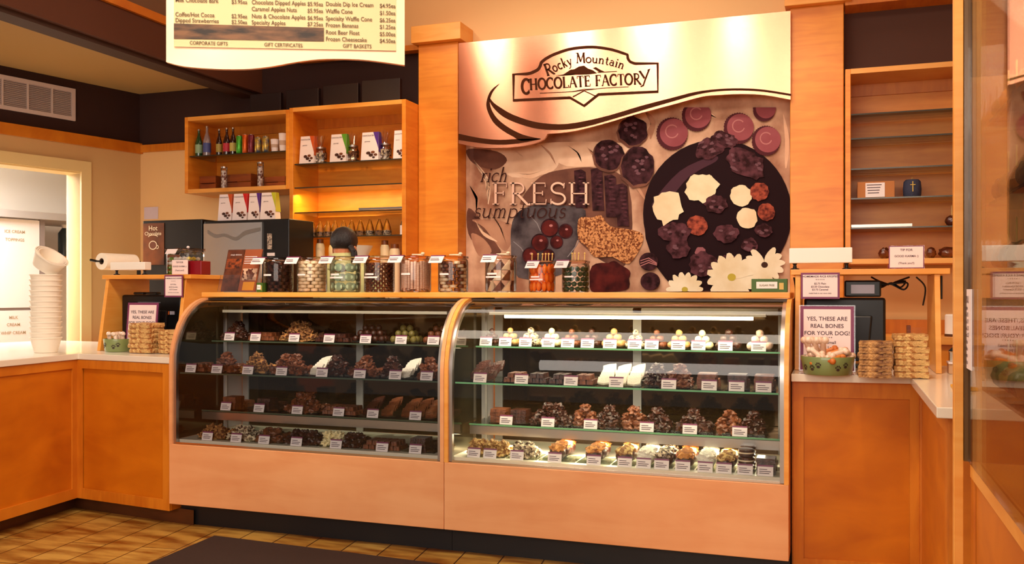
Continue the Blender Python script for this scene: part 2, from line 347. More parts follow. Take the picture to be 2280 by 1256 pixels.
# ------------------------------------------------------------------ display cases
YF = 4.20; YR = 4.85
PROF = [(YF, .466), (YF, .60), (YF, .75)]+[(4.52-.32*math.cos(R(a)), .90+.362*math.sin(R(a))) for a in range(0, 91, 9)]
def arc_band(mb, prof, x0, x1, th):
    """strip following the glass profile, th thick inward"""
    n = len(prof); inner = []
    for i, p in enumerate(prof):
        a = Vector(prof[max(0, i-1)]); b = Vector(prof[min(n-1, i+1)]); d = (b-a).normalized(); inner.append((p[0]+d.y*th, p[1]-d.x*th))
    return mb.prism(list(prof)+inner[::-1], lambda u, v, t: (t, u, v), x0, x1)
def display_case(x0, x1, label, lit):
    t = thing('display_case', label, 'display case', ((x0+x1)/2, YF, 0))
    B = lambda mb, nm, m, **k: mb.build(nm, m, t, True, **k)
    B(MB().box(x0+.001, x1-.001, YF+.09, YR, 0, .13), 'toe_kick', KICK)
    B(MB().box(x0+.001, x1-.001, YF-.012, YR, .13, .462), 'base_panel', LAM, bevel=.003)
    for a, b in ((x0+.001, x0+.021), (x1-.021, x1-.001)):
        pts = [(y-.012 if y < 4.5 else y, z+(.010 if y > 4.25 else 0)) for y, z in PROF]
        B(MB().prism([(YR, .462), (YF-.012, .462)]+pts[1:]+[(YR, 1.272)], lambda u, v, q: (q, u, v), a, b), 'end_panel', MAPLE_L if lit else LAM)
    for a, b in ((x0+.021, x0+.039), (x1-.039, x1-.021)):
        B(arc_band(MB(), PROF, a, b, .022), 'edge_trim', STEEL, smooth=True)
    B(MB().box(x0+.021, x1-.021, YF+.03, YR-.02, .462, .485), 'deck', mat('deck_white', (236, 226, 206), .3))
    B(MB().box(x0+.021, x1-.021, 4.50, YR, 1.225, 1.268), 'top_panel', mat('bronze_anodized', (70, 52, 38), .4, .4))
    g = MB(); pr = [(y+.004, z) for y, z in PROF]; n = len(pr)
    g.add([(x, p[0], p[1]) for x in (x0+.039, x1-.039) for p in pr], [(i, i+1, n+i+1, n+i) for i in range(n-1)])
    B(g, 'curved_glass', CGLASS, smooth=True)
    B(MB().box(x0+.039, x1-.039, YF-.004, YF+.004, .464, .474), 'glass_channel', CHROME)
    # end liners, rear frame and sliding rear doors
    B(MB().box(x0+.0215, x0+.024, 4.64, YR-.03, .487, 1.22), 'liner_panel', LGREY); B(MB().box(x1-.024, x1-.0215, 4.64, YR-.03, .487, 1.22), 'liner_panel', LGREY)
    for a in (x0+.0215, x1-.0235): B(MB().prism([(4.639, .487), (YF+.03, .487), (YF+.03, .90)]+[(y+.028, z-.012) for y, z in PROF[4:-3]]+[(4.48, 1.215), (4.639, 1.215)], lambda u, v, q: (q, u, v), a, a+.002), 'liner_mirror', mat('liner_mirror', (96, 88, 66), .07, .8))
    mid = (x0+x1)/2+.02
    for c in (x0+.06, mid, x1-.06): B(MB().box(c-.022, c+.022, YR-.045, YR-.02, .487, 1.222), 'rear_post', GREY)
    B(MB().box(x0+.04, x1-.04, YR-.045, YR-.02, 1.185, 1.222), 'rear_rail', GREY)
    rd = mat('rear_door_mirror', (124, 108, 60) if lit else (74, 54, 30), .08, .75)  # tint picked by case lighting: brightness of the lit interior put into colour
    B(MB().box(x0+.082, mid-.022, YR-.035, YR-.025, .487, 1.185), 'rear_door', rd); B(MB().box(mid+.022, x1-.082, YR-.035, YR-.025, .487, 1.185), 'rear_door', rd)
    for nm, y0, z in (('shelf_glass', 4.50, 1.022), ('shelf_glass', 4.225, .858), ('shelf_glass', 4.41, .628)):
        s = B(MB().box(x0+.045, x1-.045, y0+.002, YR-.06, z-.008, z), nm, SHG)
        MB().box(x0+.045, x1-.045, y0-.001, y0+.0015, z-.008, z).build('polished_edge', GEDGE if lit else mat('dim_glass_edge', (70, 84, 66), .2), s, False).location = -(world_loc(s)-Vector((0, 0, 0)))  # bright edge colour for the lit case, dimmed copy for the unlit one
    B(MB().box(x0+.05, x1-.05, 4.405, 4.43, .575, .618), 'shelf_rail', STEEL)
    for a in (x0+.05, x1-.062): B(MB().box(a, a+.012, 4.62, 4.632, .487, 1.22), 'shelf_upright', GREY)
    B(MB().box(x0+.12, x1-.12, 4.50, 4.54, 1.185, 1.2), 'lamp_housing', mat('lamp_housing_white', (225, 220, 205), .4))
    if lit:
        B(MB().cyl((x0+.20, 4.52, 1.178), .010, x1-x0-.38, 10, 'x'), 'lamp_tube', mat('lit_tube', (255, 236, 180), .5, emit=14))
    return t
XL, XM, XR = -3.50, -1.84, -.205
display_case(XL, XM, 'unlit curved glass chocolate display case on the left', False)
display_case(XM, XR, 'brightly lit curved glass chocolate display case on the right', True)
lg = MB().box(-3.52, -.215, 4.49, 4.90, 1.274, 1.302)
lg.build('counter_ledge', MAPLE_L, bevel=.004, tagd=('long maple ledge running across the tops of both glass cases', 'ledge'))
# ------------------------------------------------------------------ left L-shaped counter
rot6 = lambda x, y: (x, y)
top = [(-4.24, 4.29), (-3.507, 4.20), (-3.507, 5.20), (-5.60, 5.42), (-6.10, 3.2), (-6.10, 2.6), (-4.09, 2.6)]
ctl = thing('counter', 'L-shaped maple counter with thick white top left of the cases', 'counter', (-4.6, 4.0, 0))
MB().slab(top, .905, .94).build('countertop', QUARTZ, ctl, True, bevel=.003)
MB().slab([(-4.262, 4.31), (-3.508, 4.22), (-3.508, 5.15), (-5.55, 5.38), (-6.05, 3.2), (-6.05, 2.65), (-4.115, 2.65)], .085, .904).build('cabinet', PANEL, ctl, True)
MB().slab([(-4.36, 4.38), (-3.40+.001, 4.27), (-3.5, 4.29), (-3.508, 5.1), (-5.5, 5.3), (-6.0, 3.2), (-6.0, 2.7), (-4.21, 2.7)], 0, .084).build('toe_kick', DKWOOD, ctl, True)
def face_frame(par, a, b, z0, z1, m, off=.012, w=.05, wt=.05, wb=.06):
    """stiles and rails on the vertical face from a to b (2-D points)"""
    a = Vector((a[0], a[1], 0)); b = Vector((b[0], b[1], 0)); d = (b-a).normalized(); L = (b-a).length; nrm = Vector((d.y, -d.x, 0))
    fn = lambda u, v, t: tuple(a+d*u+nrm*t+Vector((0, 0, v)))
    for nm, (u0, u1, v0, v1) in (('stile', (0, w, z0, z1)), ('stile', (L-w, L, z0, z1)), ('top_rail', (w, L-w, z1-wt, z1)), ('bottom_rail', (w, L-w, z0, z0+wb))):
        MB().prism([(u0, v0), (u1, v0), (u1, v1), (u0, v1)], fn, 0, off).build(nm, m, par, True)
face_frame(ctl, (-4.262, 4.305), (-3.51, 4.215), .085, .903, MAPLE_H, .01)
face_frame(ctl, (-4.115, 2.65), (-4.262, 4.305), .085, .903, MAPLE_H, .01)
# ------------------------------------------------------------------ right L-shaped counter
ctr = thing('counter', 'L-shaped maple counter with white top right of the lit case', 'counter', (.1, 4.4, 0))
MB().slab([(-.20, 4.28), (.29, 4.345), (.29, 3.19), (1.1, 3.19), (1.1, 5.0), (-.20, 5.0)], .905, .94).build('countertop', QUARTZ, ctr, True, bevel=.003)
MB().slab([(-.20, 4.34), (.335, 4.40), (.335, 3.27), (1.05, 3.27), (1.05, 4.95), (-.20, 4.95)], .05, .904).build('cabinet', PANEL, ctr, True)
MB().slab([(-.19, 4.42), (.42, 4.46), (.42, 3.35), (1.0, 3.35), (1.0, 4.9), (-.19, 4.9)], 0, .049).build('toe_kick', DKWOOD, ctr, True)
face_frame(ctr, (-.195, 4.338), (.335, 4.398), .05, .903, MAPLE_H, .01, .045, .07)
face_frame(ctr, (.335, 4.398), (.335, 3.27), .05, .903, MAPLE_H, .006, .07, .06)
# ------------------------------------------------------------------ floor mat
MB().slab([(-3.13, 4.10), (-.9, 3.99), (-.9, 2.4), (-3.05, 2.5)], .001, .009).build('floor_mat', mat('mat_brown', (52, 32, 24), .9, bump=.5, bscale=300), tagd=('flat dark brown mat on the plank floor before the cases', 'mat'))
# ------------------------------------------------------------------ back counter
bc = thing('back_counter', 'maple back counter under the left wall shelves', 'counter', (-4.0, 5.8, 0))
MB().box(-5.38, -2.85, 5.42, 6.16, .88, .92).build('worktop', QUARTZ, bc, True); MB().box(-5.35, -2.85, 5.46, 6.16, 0, .879).build('cabinet', PANEL, bc, True)
bc = thing('back_counter', 'low maple back counter against the wall behind the right till', 'counter', (.8, 5.9, 0))
MB().box(.05, 1.85, 5.66, 6.16, 1.01, 1.05).build('worktop', MAPLE_L, bc, True); MB().box(.08, 1.85, 5.7, 6.16, 0, 1.009).build('cabinet', MAPLE, bc, True)
MB().box(.05, 1.85, 6.13, 6.165, 1.051, 1.135).build('backsplash', MAPLE_H, bc, True)
# ------------------------------------------------------------------ shelf units
def shelf_unit(name, x0, x1, z0, z1, shelves, label, y0=5.8, y1=YB-.02, th=.03, strips=True, only=None):
    t = thing(name, label, 'shelf unit', ((x0+x1)/2, y1, z0))
    B = lambda mb, nm, m, **k: mb.build(nm, m, t, True, **k)
    B(MB().box(x0, x0+th, y0, y1, z0, z1), 'side_panel', MAPLE, bevel=.002); B(MB().box(x1-th, x1, y0, y1, z0, z1), 'side_panel', MAPLE, bevel=.002)
    B(MB().box(x0+th, x1-th, y0, y1, z1-th, z1), 'top_board', MAPLE_L); B(MB().box(x0+th, x1-th, y0, y1, z0, z0+th), 'bottom_board', MAPLE_L)
    B(MB().box(x0+th, x1-th, y1-.012, y1, z0+th, z1-th), 'back_board', MAPLE)
    B(MB().box(x0+th, x1-th, y1-.03, y1-.0125, z1-th-.07, z1-th), 'hanging_rail', MAPLE_H)
    for z in shelves:
        B(MB().box(x0+th+.002, x1-th-.002, y0+.02, y1-.035, z-.008, z), 'shelf', SHG)
        B(MB().box(x0+th+.002, x1-th-.002, y0+.016, y0+.0195, z-.008, z), 'shelf_edge', mat('dark_glass_edge', (60, 52, 36), .2))
    return t
zsh = lambda px, py, Y=5.82: at(px, py, Y).z
SL = [zsh(640, 335)]
shelf_unit('shelf_unit', -4.70, -3.775, zsh(640, 421, 5.8), 2.635, SL, 'maple wall cabinet of soda bottles and cans on the upper left wall')
SM = [zsh(903, y) for y in (352, 407, 465, 522)]
shelf_unit('shelf_unit', -3.774, -2.837, .921, 2.645, SM, 'tall open maple shelf unit beside the left column')
SR = [zsh(2130, y) for y in (240, 296, 366, 434, 502)]
shelf_unit('shelf_unit', .035, .70, zsh(1890, 588, 5.8), 2.62, SR, 'near empty maple shelf unit with glass shelves on the right')
for i, (a, b) in enumerate(((560, 628), (640, 712), (722, 800), (808, 893))):
    xa, xb = at(a, 200, 5.95).x, at(b, 200, 5.95).x
    MB().box(xa, xb, 5.93, 5.97, 2.647, 2.80+.01*i).build('picture_panel', mat('panel_dark', (34, 16, 14), .5), bevel=.004, tagd=('dark brown blank panel on top of the shelf units, %s from the left' % ORD[i], 'panel', 'dark panels on the shelf tops'))
# ------------------------------------------------------------------ serif stroke letters
def arc(cx, cy, rx, ry, a0, a1, n=10):
    return [(cx+rx*math.cos(R(a0+(a1-a0)*i/n)), cy+ry*math.sin(R(a0+(a1-a0)*i/n))) for i in range(n+1)]
T, N = .13, .055      # thick, thin
def _s(x, y, w=.12): return ([(x-w, y), (x+w, y)], N)
GL = {
 'C': ([(arc(.42, .5, .36, .48, 50, 310, 14), T), ([(.66, .98), (.66, .72)], N), ([(.66, .26), (.66, .04)], N)], .78),
 'H': ([([(.15, 0), (.15, 1)], T), ([(.68, 0), (.68, 1)], T), ([(.15, .5), (.68, .5)], N), _s(.15, .02), _s(.15, .98), _s(.68, .02), _s(.68, .98)], .86),
 'O': ([(arc(.42, .5, .36, .48, 0, 360, 20), T)], .86),
 'L': ([([(.17, 0), (.17, 1)], T), ([(.05, .03), (.6, .03), (.62, .24)], N), _s(.17, .98)], .68),
 'A': ([([(.08, 0), (.38, 1)], N), ([(.38, 1), (.72, 0)], T), ([(.17, .35), (.6, .35)], N), _s(.08, .02, .09), _s(.72, .02, .11)], .82),
 'T': ([([(.35, 0), (.35, 1)], T), ([(.04, .78), (.04, .97), (.66, .97), (.66, .78)], N), _s(.35, .02)], .72),
 'E': ([([(.17, 0), (.17, 1)], T), ([(.05, .97), (.58, .97), (.58, .8)], N), ([(.05, .03), (.6, .03), (.62, .24)], N), ([(.17, .52), (.48, .52)], N), ([(.48, .42), (.48, .62)], N)], .70),
 'F': ([([(.17, 0), (.17, 1)], T), ([(.05, .97), (.58, .97), (.58, .78)], N), ([(.17, .52), (.46, .52)], N), ([(.46, .42), (.46, .62)], N), _s(.17, .02)], .66),
 'R': ([([(.17, 0), (.17, 1)], T), ([(.05, .97), (.35, .97)]+arc(.35, .735, .22, .235, 90, -90, 8)+[(.17, .5)], .09), ([(.32, .5), (.72, 0), (.82, .02)], T), _s(.17, .02)], .80),
 'Y': ([([(.05, 1), (.36, .42)], T), ([(.72, 1.08), (.40, .30), (.24, -.14), (.05, -.2)], .09), _s(.06, .98, .09), ([(.6, 1.02), (.8, 1.12)], N)], .76),
 'M': ([([(.14, 0), (.18, 1)], N), ([(.18, 1), (.5, .12)], T), ([(.5, .12), (.82, 1)], N), ([(.82, 1), (.87, 0)], T), _s(.13, .02, .1), _s(.88, .02, .1), _s(.14, .98, .12), _s(.86, .98, .1)], 1.02),
 'S': ([(arc(.36, .745, .24, .235, 30, 270, 12)+arc(.36, .265, .27, .245, 90, -150, 12), .11), ([(.6, .98), (.58, .74)], N), ([(.1, .02), (.1, .26)], N)], .74),
 'o': ([(arc(.28, .3, .24, .28, 0, 360, 14), .10)], .58),
 'c': ([(arc(.29, .3, .24, .28, 45, 315, 10), .10)], .52),
 'k': ([([(.13, 0), (.13, .98)], .11), ([(.13, .26), (.44, .56)], N), ([(.24, .36), (.5, 0)], .11), _s(.13, .02, .1), ([(.02, .95), (.13, .97)], N)], .58),
 'y': ([([(.06, .58), (.28, .08)], .11), ([(.5, .58), (.22, -.2), (.02, -.26)], .06), _s(.07, .58, .08), _s(.48, .58, .08)], .56),
 'u': ([([(.12, .58), (.12, .18), (.2, .04), (.32, .03), (.46, .15)], .10), ([(.46, .58), (.46, 0), (.56, .02)], .10), ([(.02, .57), (.12, .57)], N)], .62),
 'n': ([([(.13, 0), (.13, .58)], .11), ([(.13, .42), (.26, .56), (.38, .55), (.45, .42), (.45, 0)], .10), _s(.13, .02, .1), _s(.45, .02, .1), ([(.03, .57), (.13, .57)], N)], .62),
 't': ([([(.18, .82), (.18, .14), (.24, .03), (.36, .05)], .10), ([(.04, .57), (.34, .57)], N)], .40),
 'a': ([(arc(.25, .2, .17, .17, 0, 360, 10), .09), ([(.1, .52), (.25, .6), (.4, .5), (.42, .04), (.52, .02)], .09)], .56),
 'i': ([([(.14, 0), (.14, .58)], .11), _s(.14, .02, .1), ([(.04, .57), (.14, .57)], N), ([(.14, .76), (.14, .88)], .12)], .30),
 'r': ([([(.13, 0), (.13, .58)], .11), ([(.13, .4), (.24, .56), (.38, .55)], .09), _s(.13, .02, .1), ([(.03, .57), (.13, .57)], N)], .42),
 'h': ([([(.13, 0), (.13, .98)], .11), ([(.13, .42), (.26, .56), (.38, .55), (.45, .42), (.45, 0)], .10), _s(.13, .02, .1), _s(.45, .02, .1)], .62),
 's': ([(arc(.22, .44, .13, .14, 30, 260, 8)+arc(.22, .16, .15, .15, 90, -150, 8), .09)], .42),
 'm': ([([(.13, 0), (.13, .58)], .10), ([(.13, .42), (.24, .56), (.34, .55), (.4, .42), (.4, 0)], .09), ([(.4, .42), (.5, .56), (.6, .55), (.66, .42), (.66, 0)], .09), _s(.13, .02, .09), _s(.4, .02, .08), _s(.66, .02, .09)], .82),
 'p': ([([(.13, -.34), (.13, .58)], .10), (arc(.3, .29, .22, .27, 120, -130, 10), .09), _s(.13, -.33, .1)], .60),
 ' ': ([], .34)}
def ribbon(mb, pts, wd, fn):
    """flat stroke of even width along pts; fn(x, y) -> world"""
    n = len(pts); L = []; Rr = []
    P = [Vector((p[0], p[1])) for p in pts]; closed = (P[0]-P[-1]).length < 1e-4
    for i in range(n):
        a = P[(i-1) % (n-1)] if closed else P[max(0, i-1)]; b = P[(i+1) % (n-1)] if closed else P[min(n-1, i+1)]
        d = (b-a).normalized(); q = Vector((-d.y, d.x))*wd/2
        L.append(P[i]+q); Rr.append(P[i]-q)
    vs = [fn(p.x, p.y) for p in L+Rr]; return mb.add(vs, [(i, i+1, n+i+1, n+i) for i in range(n-1)])
def letters(mb, s, fn, place):
    """place(i, x) gives (ox, oy, size, angle, xscale) per letter; x is the running advance"""
    x = 0
    for ch in s:
        g, adv = GL[ch]; ox, oy, sz, an, xs = place(x); ca, sa = math.cos(an), math.sin(an)
        k = 0
        for pts, w_ in g:
            ribbon(mb, [(p[0]*xs, p[1]) for p in pts], w_, lambda u, v: fn(ox+sz*(u*ca-v*sa), oy+sz*(u*sa+v*ca)))
        x += adv*xs
    return x
def smooth_pts(pts, k=4, closed=False):
    """Catmull-Rom through the points"""
    n = len(pts); out = []
    g = lambda i: pts[i % n] if closed else pts[max(0, min(n-1, i))]
    for i in range(n if closed else n-1):
        p0, p1, p2, p3 = g(i-1), g(i), g(i+1), g(i+2)
        for j in range(k):
            t = j/k; out.append(tuple(.5*((2*p1[a])+(-p0[a]+p2[a])*t+(2*p0[a]-5*p1[a]+4*p2[a]-p3[a])*t*t+(-p0[a]+3*p1[a]-3*p2[a]+p3[a])*t**3) for a in (0, 1)))
    if not closed: out.append(tuple(pts[-1]))
    return out
# ------------------------------------------------------------------ copper coloured shop sign
YS = 5.965
c4 = lambda x, y: (1000+x/2.923, 20+y/2.923)
def s4(y_): return lambda x, y: tuple(at(*c4(x, y), y_))
sg = thing('shop_sign', 'large brushed copper shop sign with brown crest above the chocolate mural', 'sign', (-1.4, YS+.02, 2.3))
METAL = mat('brushed_copper', (238, 166, 132), .25, .95, aniso=.9, bump=.04, bscale=3, stretch=(.3, 1, 160))
edge = smooth_pts([(62, 875), (180, 900), (300, 905), (420, 898), (500, 888), (580, 866), (622, 842), (640, 812)], 3)+smooth_pts([(640, 812), (780, 800), (900, 775), (1050, 735), (1200, 690), (1350, 650), (1500, 610), (1650, 570), (1750, 560), (1900, 553), (2050, 560), (2222, 590)], 3)[1:]
w3 = [at(*c4(*p), YS) for p in edge]; xl, xr = w3[0].x, w3[-1].x
ztop = 3.045
poly = [(xl, w3[0].z)]+[(p.x, p.z) for p in w3[1:-1]]+[(xr, w3[-1].z), (xr, ztop), (xl, ztop)]
n_ = len(w3); MBs = MB()
vs = [(p.x, YS, p.z) for p in w3]+[(p.x, YS, ztop) for p in w3]+[(p.x, YS+.022, p.z) for p in w3]+[(p.x, YS+.022, ztop) for p in w3]
fs = []
for i in range(n_-1):
    a, b, c, d = i, i+1, n_+i+1, n_+i; fs += [(a, b, c, d), (2*n_+d, 2*n_+c, 2*n_+b, 2*n_+a), (a, 2*n_+a, 2*n_+b, b), (d, c, 2*n_+c, 2*n_+d)]
fs += [(0, n_, 3*n_, 2*n_), (n_-1, 2*n_-1, 4*n_-1, 3*n_-1)]
MBs.add(vs, fs).build('sheet', METAL, sg, True)
BR = mat('sign_brown', (66, 32, 14), .8, spec=.08)
bandA_u = smooth_pts([(262, 575), (290, 610), (340, 645), (420, 690), (560, 735), (720, 750), (870, 732), (1050, 690), (1250, 630), (1450, 578), (1600, 540), (1750, 521), (1900, 516), (2050, 525), (2226, 553)], 3)
bandA_l = smooth_pts([(258, 590), (285, 640), (350, 700), (450, 745), (580, 780), (740, 786), (890, 765), (1070, 715), (1270, 655), (1460, 600), (1620, 555), (1755, 535), (1900, 530), (2050, 539), (2226, 566)], 3)
swo = MB(); f = s4(YS-.003)
n = len(bandA_u); swo.add([f(*p) for p in bandA_u+bandA_l], [(i, i+1, n+i+1, n+i) for i in range(n-1)])
cu = smooth_pts([(328, 485), (288, 530), (268, 575), (262, 600), (275, 655), (315, 715), (385, 770), (480, 818), (594, 845)], 3)
cl = smooth_pts([(324, 487), (272, 530), (246, 590), (245, 650), (285, 735), (350, 792), (420, 832), (470, 858), (592, 848)], 3)
n = len(cu); swo.add([f(*p) for p in cu+cl], [(i, i+1, n+i+1, n+i) for i in range(n-1)])
tu = smooth_pts([(62, 812), (200, 840), (330, 852), (450, 846), (594, 843)], 3); tl = smooth_pts([(62, 852), (200, 872), (320, 882), (450, 874), (594, 847)], 3)
n = len(tu); swo.add([f(*p) for p in tu+tl], [(i, i+1, n+i+1, n+i) for i in range(n-1)])
swo.build('swoosh', BR, sg, True)
cr = [(418, 594), (418, 425), (505, 422)]+smooth_pts([(530, 417), (575, 395), (592, 370), (598, 348)], 3)+smooth_pts([(625, 325), (680, 296), (780, 262), (880, 249), (960, 249), (1060, 265), (1160, 297)], 3)+smooth_pts([(1163, 322), (1178, 343), (1210, 355)], 3)+[(1357, 354), (1358, 538), (972, 556), (878, 630), (786, 577), (418, 594)]
cb = ribbon(MB(), cr, 18, f); ribbon(cb, [(804, 572), (878, 532), (954, 568)], 7, f)
cb.build('crest_border', BR, sg, True)
lt = MB()
def pl_r(x):   # arched line of mixed letters
    px = 622+x*84; t = (px-880)/260; return px, 0, 0, 0, 0
def arch(x0, x1, ybase, rise, size, tot, slope=0):
    def fn(x):
        u = x/tot; px = x0+(x1-x0)*u; py = ybase+slope*u-rise*4*u*(1-u)
        an = math.atan2(-(slope-rise*4*(1-2*u)), (x1-x0)); return px, -py, size, an, (x1-x0)/tot/size
    return fn
adv = lambda s: sum(GL[c][1] for c in s)
fneg = lambda x, y: f(x, -y)
def run(s, x0, x1, y0, y1, rise, size):
    tot = adv(s); xs = (x1-x0)/tot/size; x = 0
    for ch in s:
        g, a = GL[ch]; u = x/tot; um = (x+a/2)/tot; px = x0+(x1-x0)*u; py = y0+(y1-y0)*u-rise*4*u*(1-u)
        an = math.atan2((y0-y1)+rise*4*(1-2*um), (x1-x0)); ca, sa = math.cos(an), math.sin(an)
        for pts, w_ in g: ribbon(lt, [(p[0]*xs, p[1]) for p in pts], w_*1.3, lambda q, v: fneg(px+size*(q*ca-v*sa), -py+size*(q*sa+v*ca)))
        x += a
run('R', 634, 690, 437, 418, 0, 78); run('ocky', 684, 806, 412, 362, 4, 66)
run('M', 826, 888, 352, 350, 0, 66); run('ountain', 888, 1136, 350, 395, 12, 60)
run('C', 470, 528, 553, 552, 0, 98); run('HOCOLATE', 524, 924, 527, 503, 0, 72); run('FACTOR', 950, 1250, 502, 490, 0, 72); run('Y', 1240, 1310, 488, 484, 0, 84)
ribbon(lt, [(590, 548), (800, 538), (1000, 515), (1168, 506)], 4, f); ribbon(lt, [(800, 538), (878, 522), (950, 520)], 4, f)
lt.build('lettering', BR, sg, True)
mt = MB()
for P in ([(740, 428), (790, 395), (815, 392), (845, 374), (878, 368), (905, 388), (935, 398), (962, 418), (900, 426), (820, 428)], [(935, 385), (955, 378), (985, 396), (1010, 407), (975, 409)], [(690, 433), (760, 424), (820, 422), (815, 428), (740, 434)], [(960, 410), (1090, 404), (1092, 408), (970, 415)]):
    mt.add([f(*p) for p in P], [list(range(len(P)))])
mt.build('mountain_emblem', BR, sg, True)
# ------------------------------------------------------------------ photo mural
YM = 6.150
mu = MB(); c5 = lambda x, y: (1020+x/3.489, 320+y/3.489); c6 = lambda x, y: (1360+x/2.731, 220+y/2.731)
CLOTH = mat('mural_cloth', (240, 198, 164), .75, spec=.12, rgb2=(158, 108, 84), noise_scale=3.6, stretch=(1, 1, .8))
mL, mR = -2.528, -.289
mu.use(CLOTH).box(mL, mR, YM, YM+.028, 1.10, zsh(1400, 235, YM)+.02)
lay = [0]
def shp(pts, m, cm, k=0):
    lay[0] += 1; y = YM-.0006*(k or lay[0] % 1)-.0004*lay[0]*.25-.0005
    mu.use(m); W_ = [tuple(at(*cm(*p), y)) for p in pts]; c = Vector(W_[0])*0
    for q in W_: c += Vector(q)
    c /= len(W_); mu.add([tuple(c)]+W_, [(0, 1+i, 1+(i+1) % len(W_)) for i in range(len(W_))])
def ell(cx, cy, rx, ry, n=28, jag=0, seed=0, rot=0, teeth=0):
    rnd = random.Random(seed); P = []
    for i in range(n):
        a = 2*math.pi*i/n; k = 1+jag*(rnd.random()-.5)*2+(teeth*(i % 2)); x, y = rx*k*math.cos(a), ry*k*math.sin(a)
        P.append((cx+x*math.cos(rot)-y*math.sin(rot), cy+x*math.sin(rot)+y*math.cos(rot)))
    return P
flat_ = lambda n, c, c2=None, s=14, vor=False: mat('mural_'+n, c, .75, spec=.12, rgb2=c2, noise_scale=s, vor=vor)
PD = flat_('plate', (34, 14, 18)); SH = flat_('shade_brown', (128, 84, 68), (86, 54, 46), 5); CH = flat_('choc', (46, 20, 22), (98, 56, 64), 22); CH2 = flat_('choc_dark', (34, 14, 16), (74, 40, 46), 24)
PK = flat_('cup_mauve', (158, 86, 92), (146, 74, 80), 6); PKD = flat_('cup_edge', (84, 38, 44)); RING = flat_('cup_ring', (190, 124, 122)); WH = flat_('white_piece', (246, 226, 188), (236, 208, 166), 8)
NT = flat_('nut', (214, 150, 96), (116, 60, 34), 95, True); RED = flat_('red_nut', (176, 84, 62), (86, 34, 30), 36); CHER = flat_('cherry', (104, 36, 32), (50, 16, 18), 9); MARB = flat_('marble', (108, 98, 100), (48, 38, 42), 6); PET = flat_('petal', (248, 236, 206), (232, 212, 172), 6); YEL = flat_('flower_eye', (196, 176, 70)); CLD = flat_('cloth_fold', (198, 148, 118), (170, 120, 96), 5); CLL = flat_('cloth_light', (246, 210, 178), (226, 180, 146), 5)
# cloth folds
for P in ([(260, 0), (640, 20), (780, 130), (700, 230), (420, 260), (330, 140)], [(620, 0), (1326, 0), (1300, 140), (900, 180), (740, 120)]): shp(smooth_pts(P, 4, True), CLL, c5)
shp(smooth_pts([(80, 40), (300, 60), (380, 130), (290, 200), (150, 170), (80, 110)], 4, True), SH, c5)
shp(smooth_pts([(80, 500), (200, 620), (300, 780), (330, 850), (200, 840), (80, 700)], 4, True), SH, c5)
shp(smooth_pts([(110, 590), (330, 600), (440, 660), (380, 830), (300, 780), (200, 650)], 4, True), CLD, c5)
shp(smooth_pts([(100, 700), (200, 740), (260, 840), (160, 870)], 4, True), CLD, c5)
shp(smooth_pts([(600, 290), (760, 210), (1100, 190), (1326, 330), (1326, 900), (1100, 900), (640, 480), (480, 470)], 4, True), SH, c5)
for i, P in enumerate(([(120, 130), (240, 300), (230, 470)], [(90, 330), (150, 420), (140, 560)], [(420, 40), (520, 130), (660, 170)], [(640, 10), (720, 90), (760, 170)], [(860, 20), (930, 60), (960, 150)], [(240, 520), (330, 640), (380, 800)], [(430, 230), (560, 260), (700, 200)], [(1000, 30), (1060, 100), (1180, 130)], [(130, 600), (190, 700), (300, 760)])):
    q = smooth_pts(P, 5); n = len(q); wv = [18*math.sin(math.pi*(k+.3)/(n+.3)) for k in range(n)]
    shp([(a[0], a[1]-w_) for a, w_ in zip(q, wv)]+[(a[0]+6, a[1]+w_*.7) for a, w_ in list(zip(q, wv))[::-1]], CLL if i % 2 == 0 else CLD, c5)
for i, P in enumerate(([(200, 60), (260, 130), (240, 240)], [(420, 70), (560, 60), (640, 110)], [(60, 470), (150, 520), (215, 620)], [(1050, 90), (1075, 250), (1065, 420)], [(250, 150), (210, 240), (160, 280)])):
    q = smooth_pts(P, 5); n = len(q); wv = [16*math.sin(math.pi*(k+.3)/(n+.3)) for k in range(n)]
    shp([(a[0]-w_, a[1]) for a, w_ in zip(q, wv)]+[(a[0]+w_*.7, a[1]+6) for a, w_ in list(zip(q, wv))[::-1]], CLL if i % 2 else CLD, c6)
# marble slab, cherries, nut bars
shp(smooth_pts([(440, 560), (620, 470), (820, 480), (990, 520), (940, 700), (900, 820), (820, 1010), (470, 1040), (410, 800)], 4, True), MARB, c5)
for a, b in (((560, 560), (640, 680)), ((620, 700), (560, 930)), ((850, 880), (960, 700)), ((430, 760), (520, 860))):
    lay[0] += 1; mu.use(flat_('vein', (150, 142, 144))); ribbon(mu, [a, ((a[0]+b[0])/2+14, (a[1]+b[1])/2), b], 6, lambda x, y: tuple(at(*c5(x, y), YM-.0006-.0001*lay[0])))
for i, (x, y, r_) in enumerate(((712, 655, 62), (835, 680, 50), (635, 770, 60), (765, 765, 45), (560, 870, 55), (700, 870, 45))):
    shp(ell(x, y, r_*1.15, r_*1.2), CH2, c5); shp(ell(x, y, r_, r_), CHER, c5); shp(ell(x+r_*.15, y-r_*.3, r_*.22, r_*.16), RING, c5)
for i, (x, y0, y1) in enumerate(((945, 210, 500), (1075, 200, 520), (1180, 250, 570), (1268, 320, 640))):
    shp([(x-45, y0), (x+10, y0-12), (x+45, y0+10), (x+60, y1), (x-30, y1)], CH2, c5)
    for k in range(9):
        yy = y0+25+k*(y1-y0-40)/9; shp(ell(x+12+k*1.5, yy, 26, 7, 8), CH, c5)
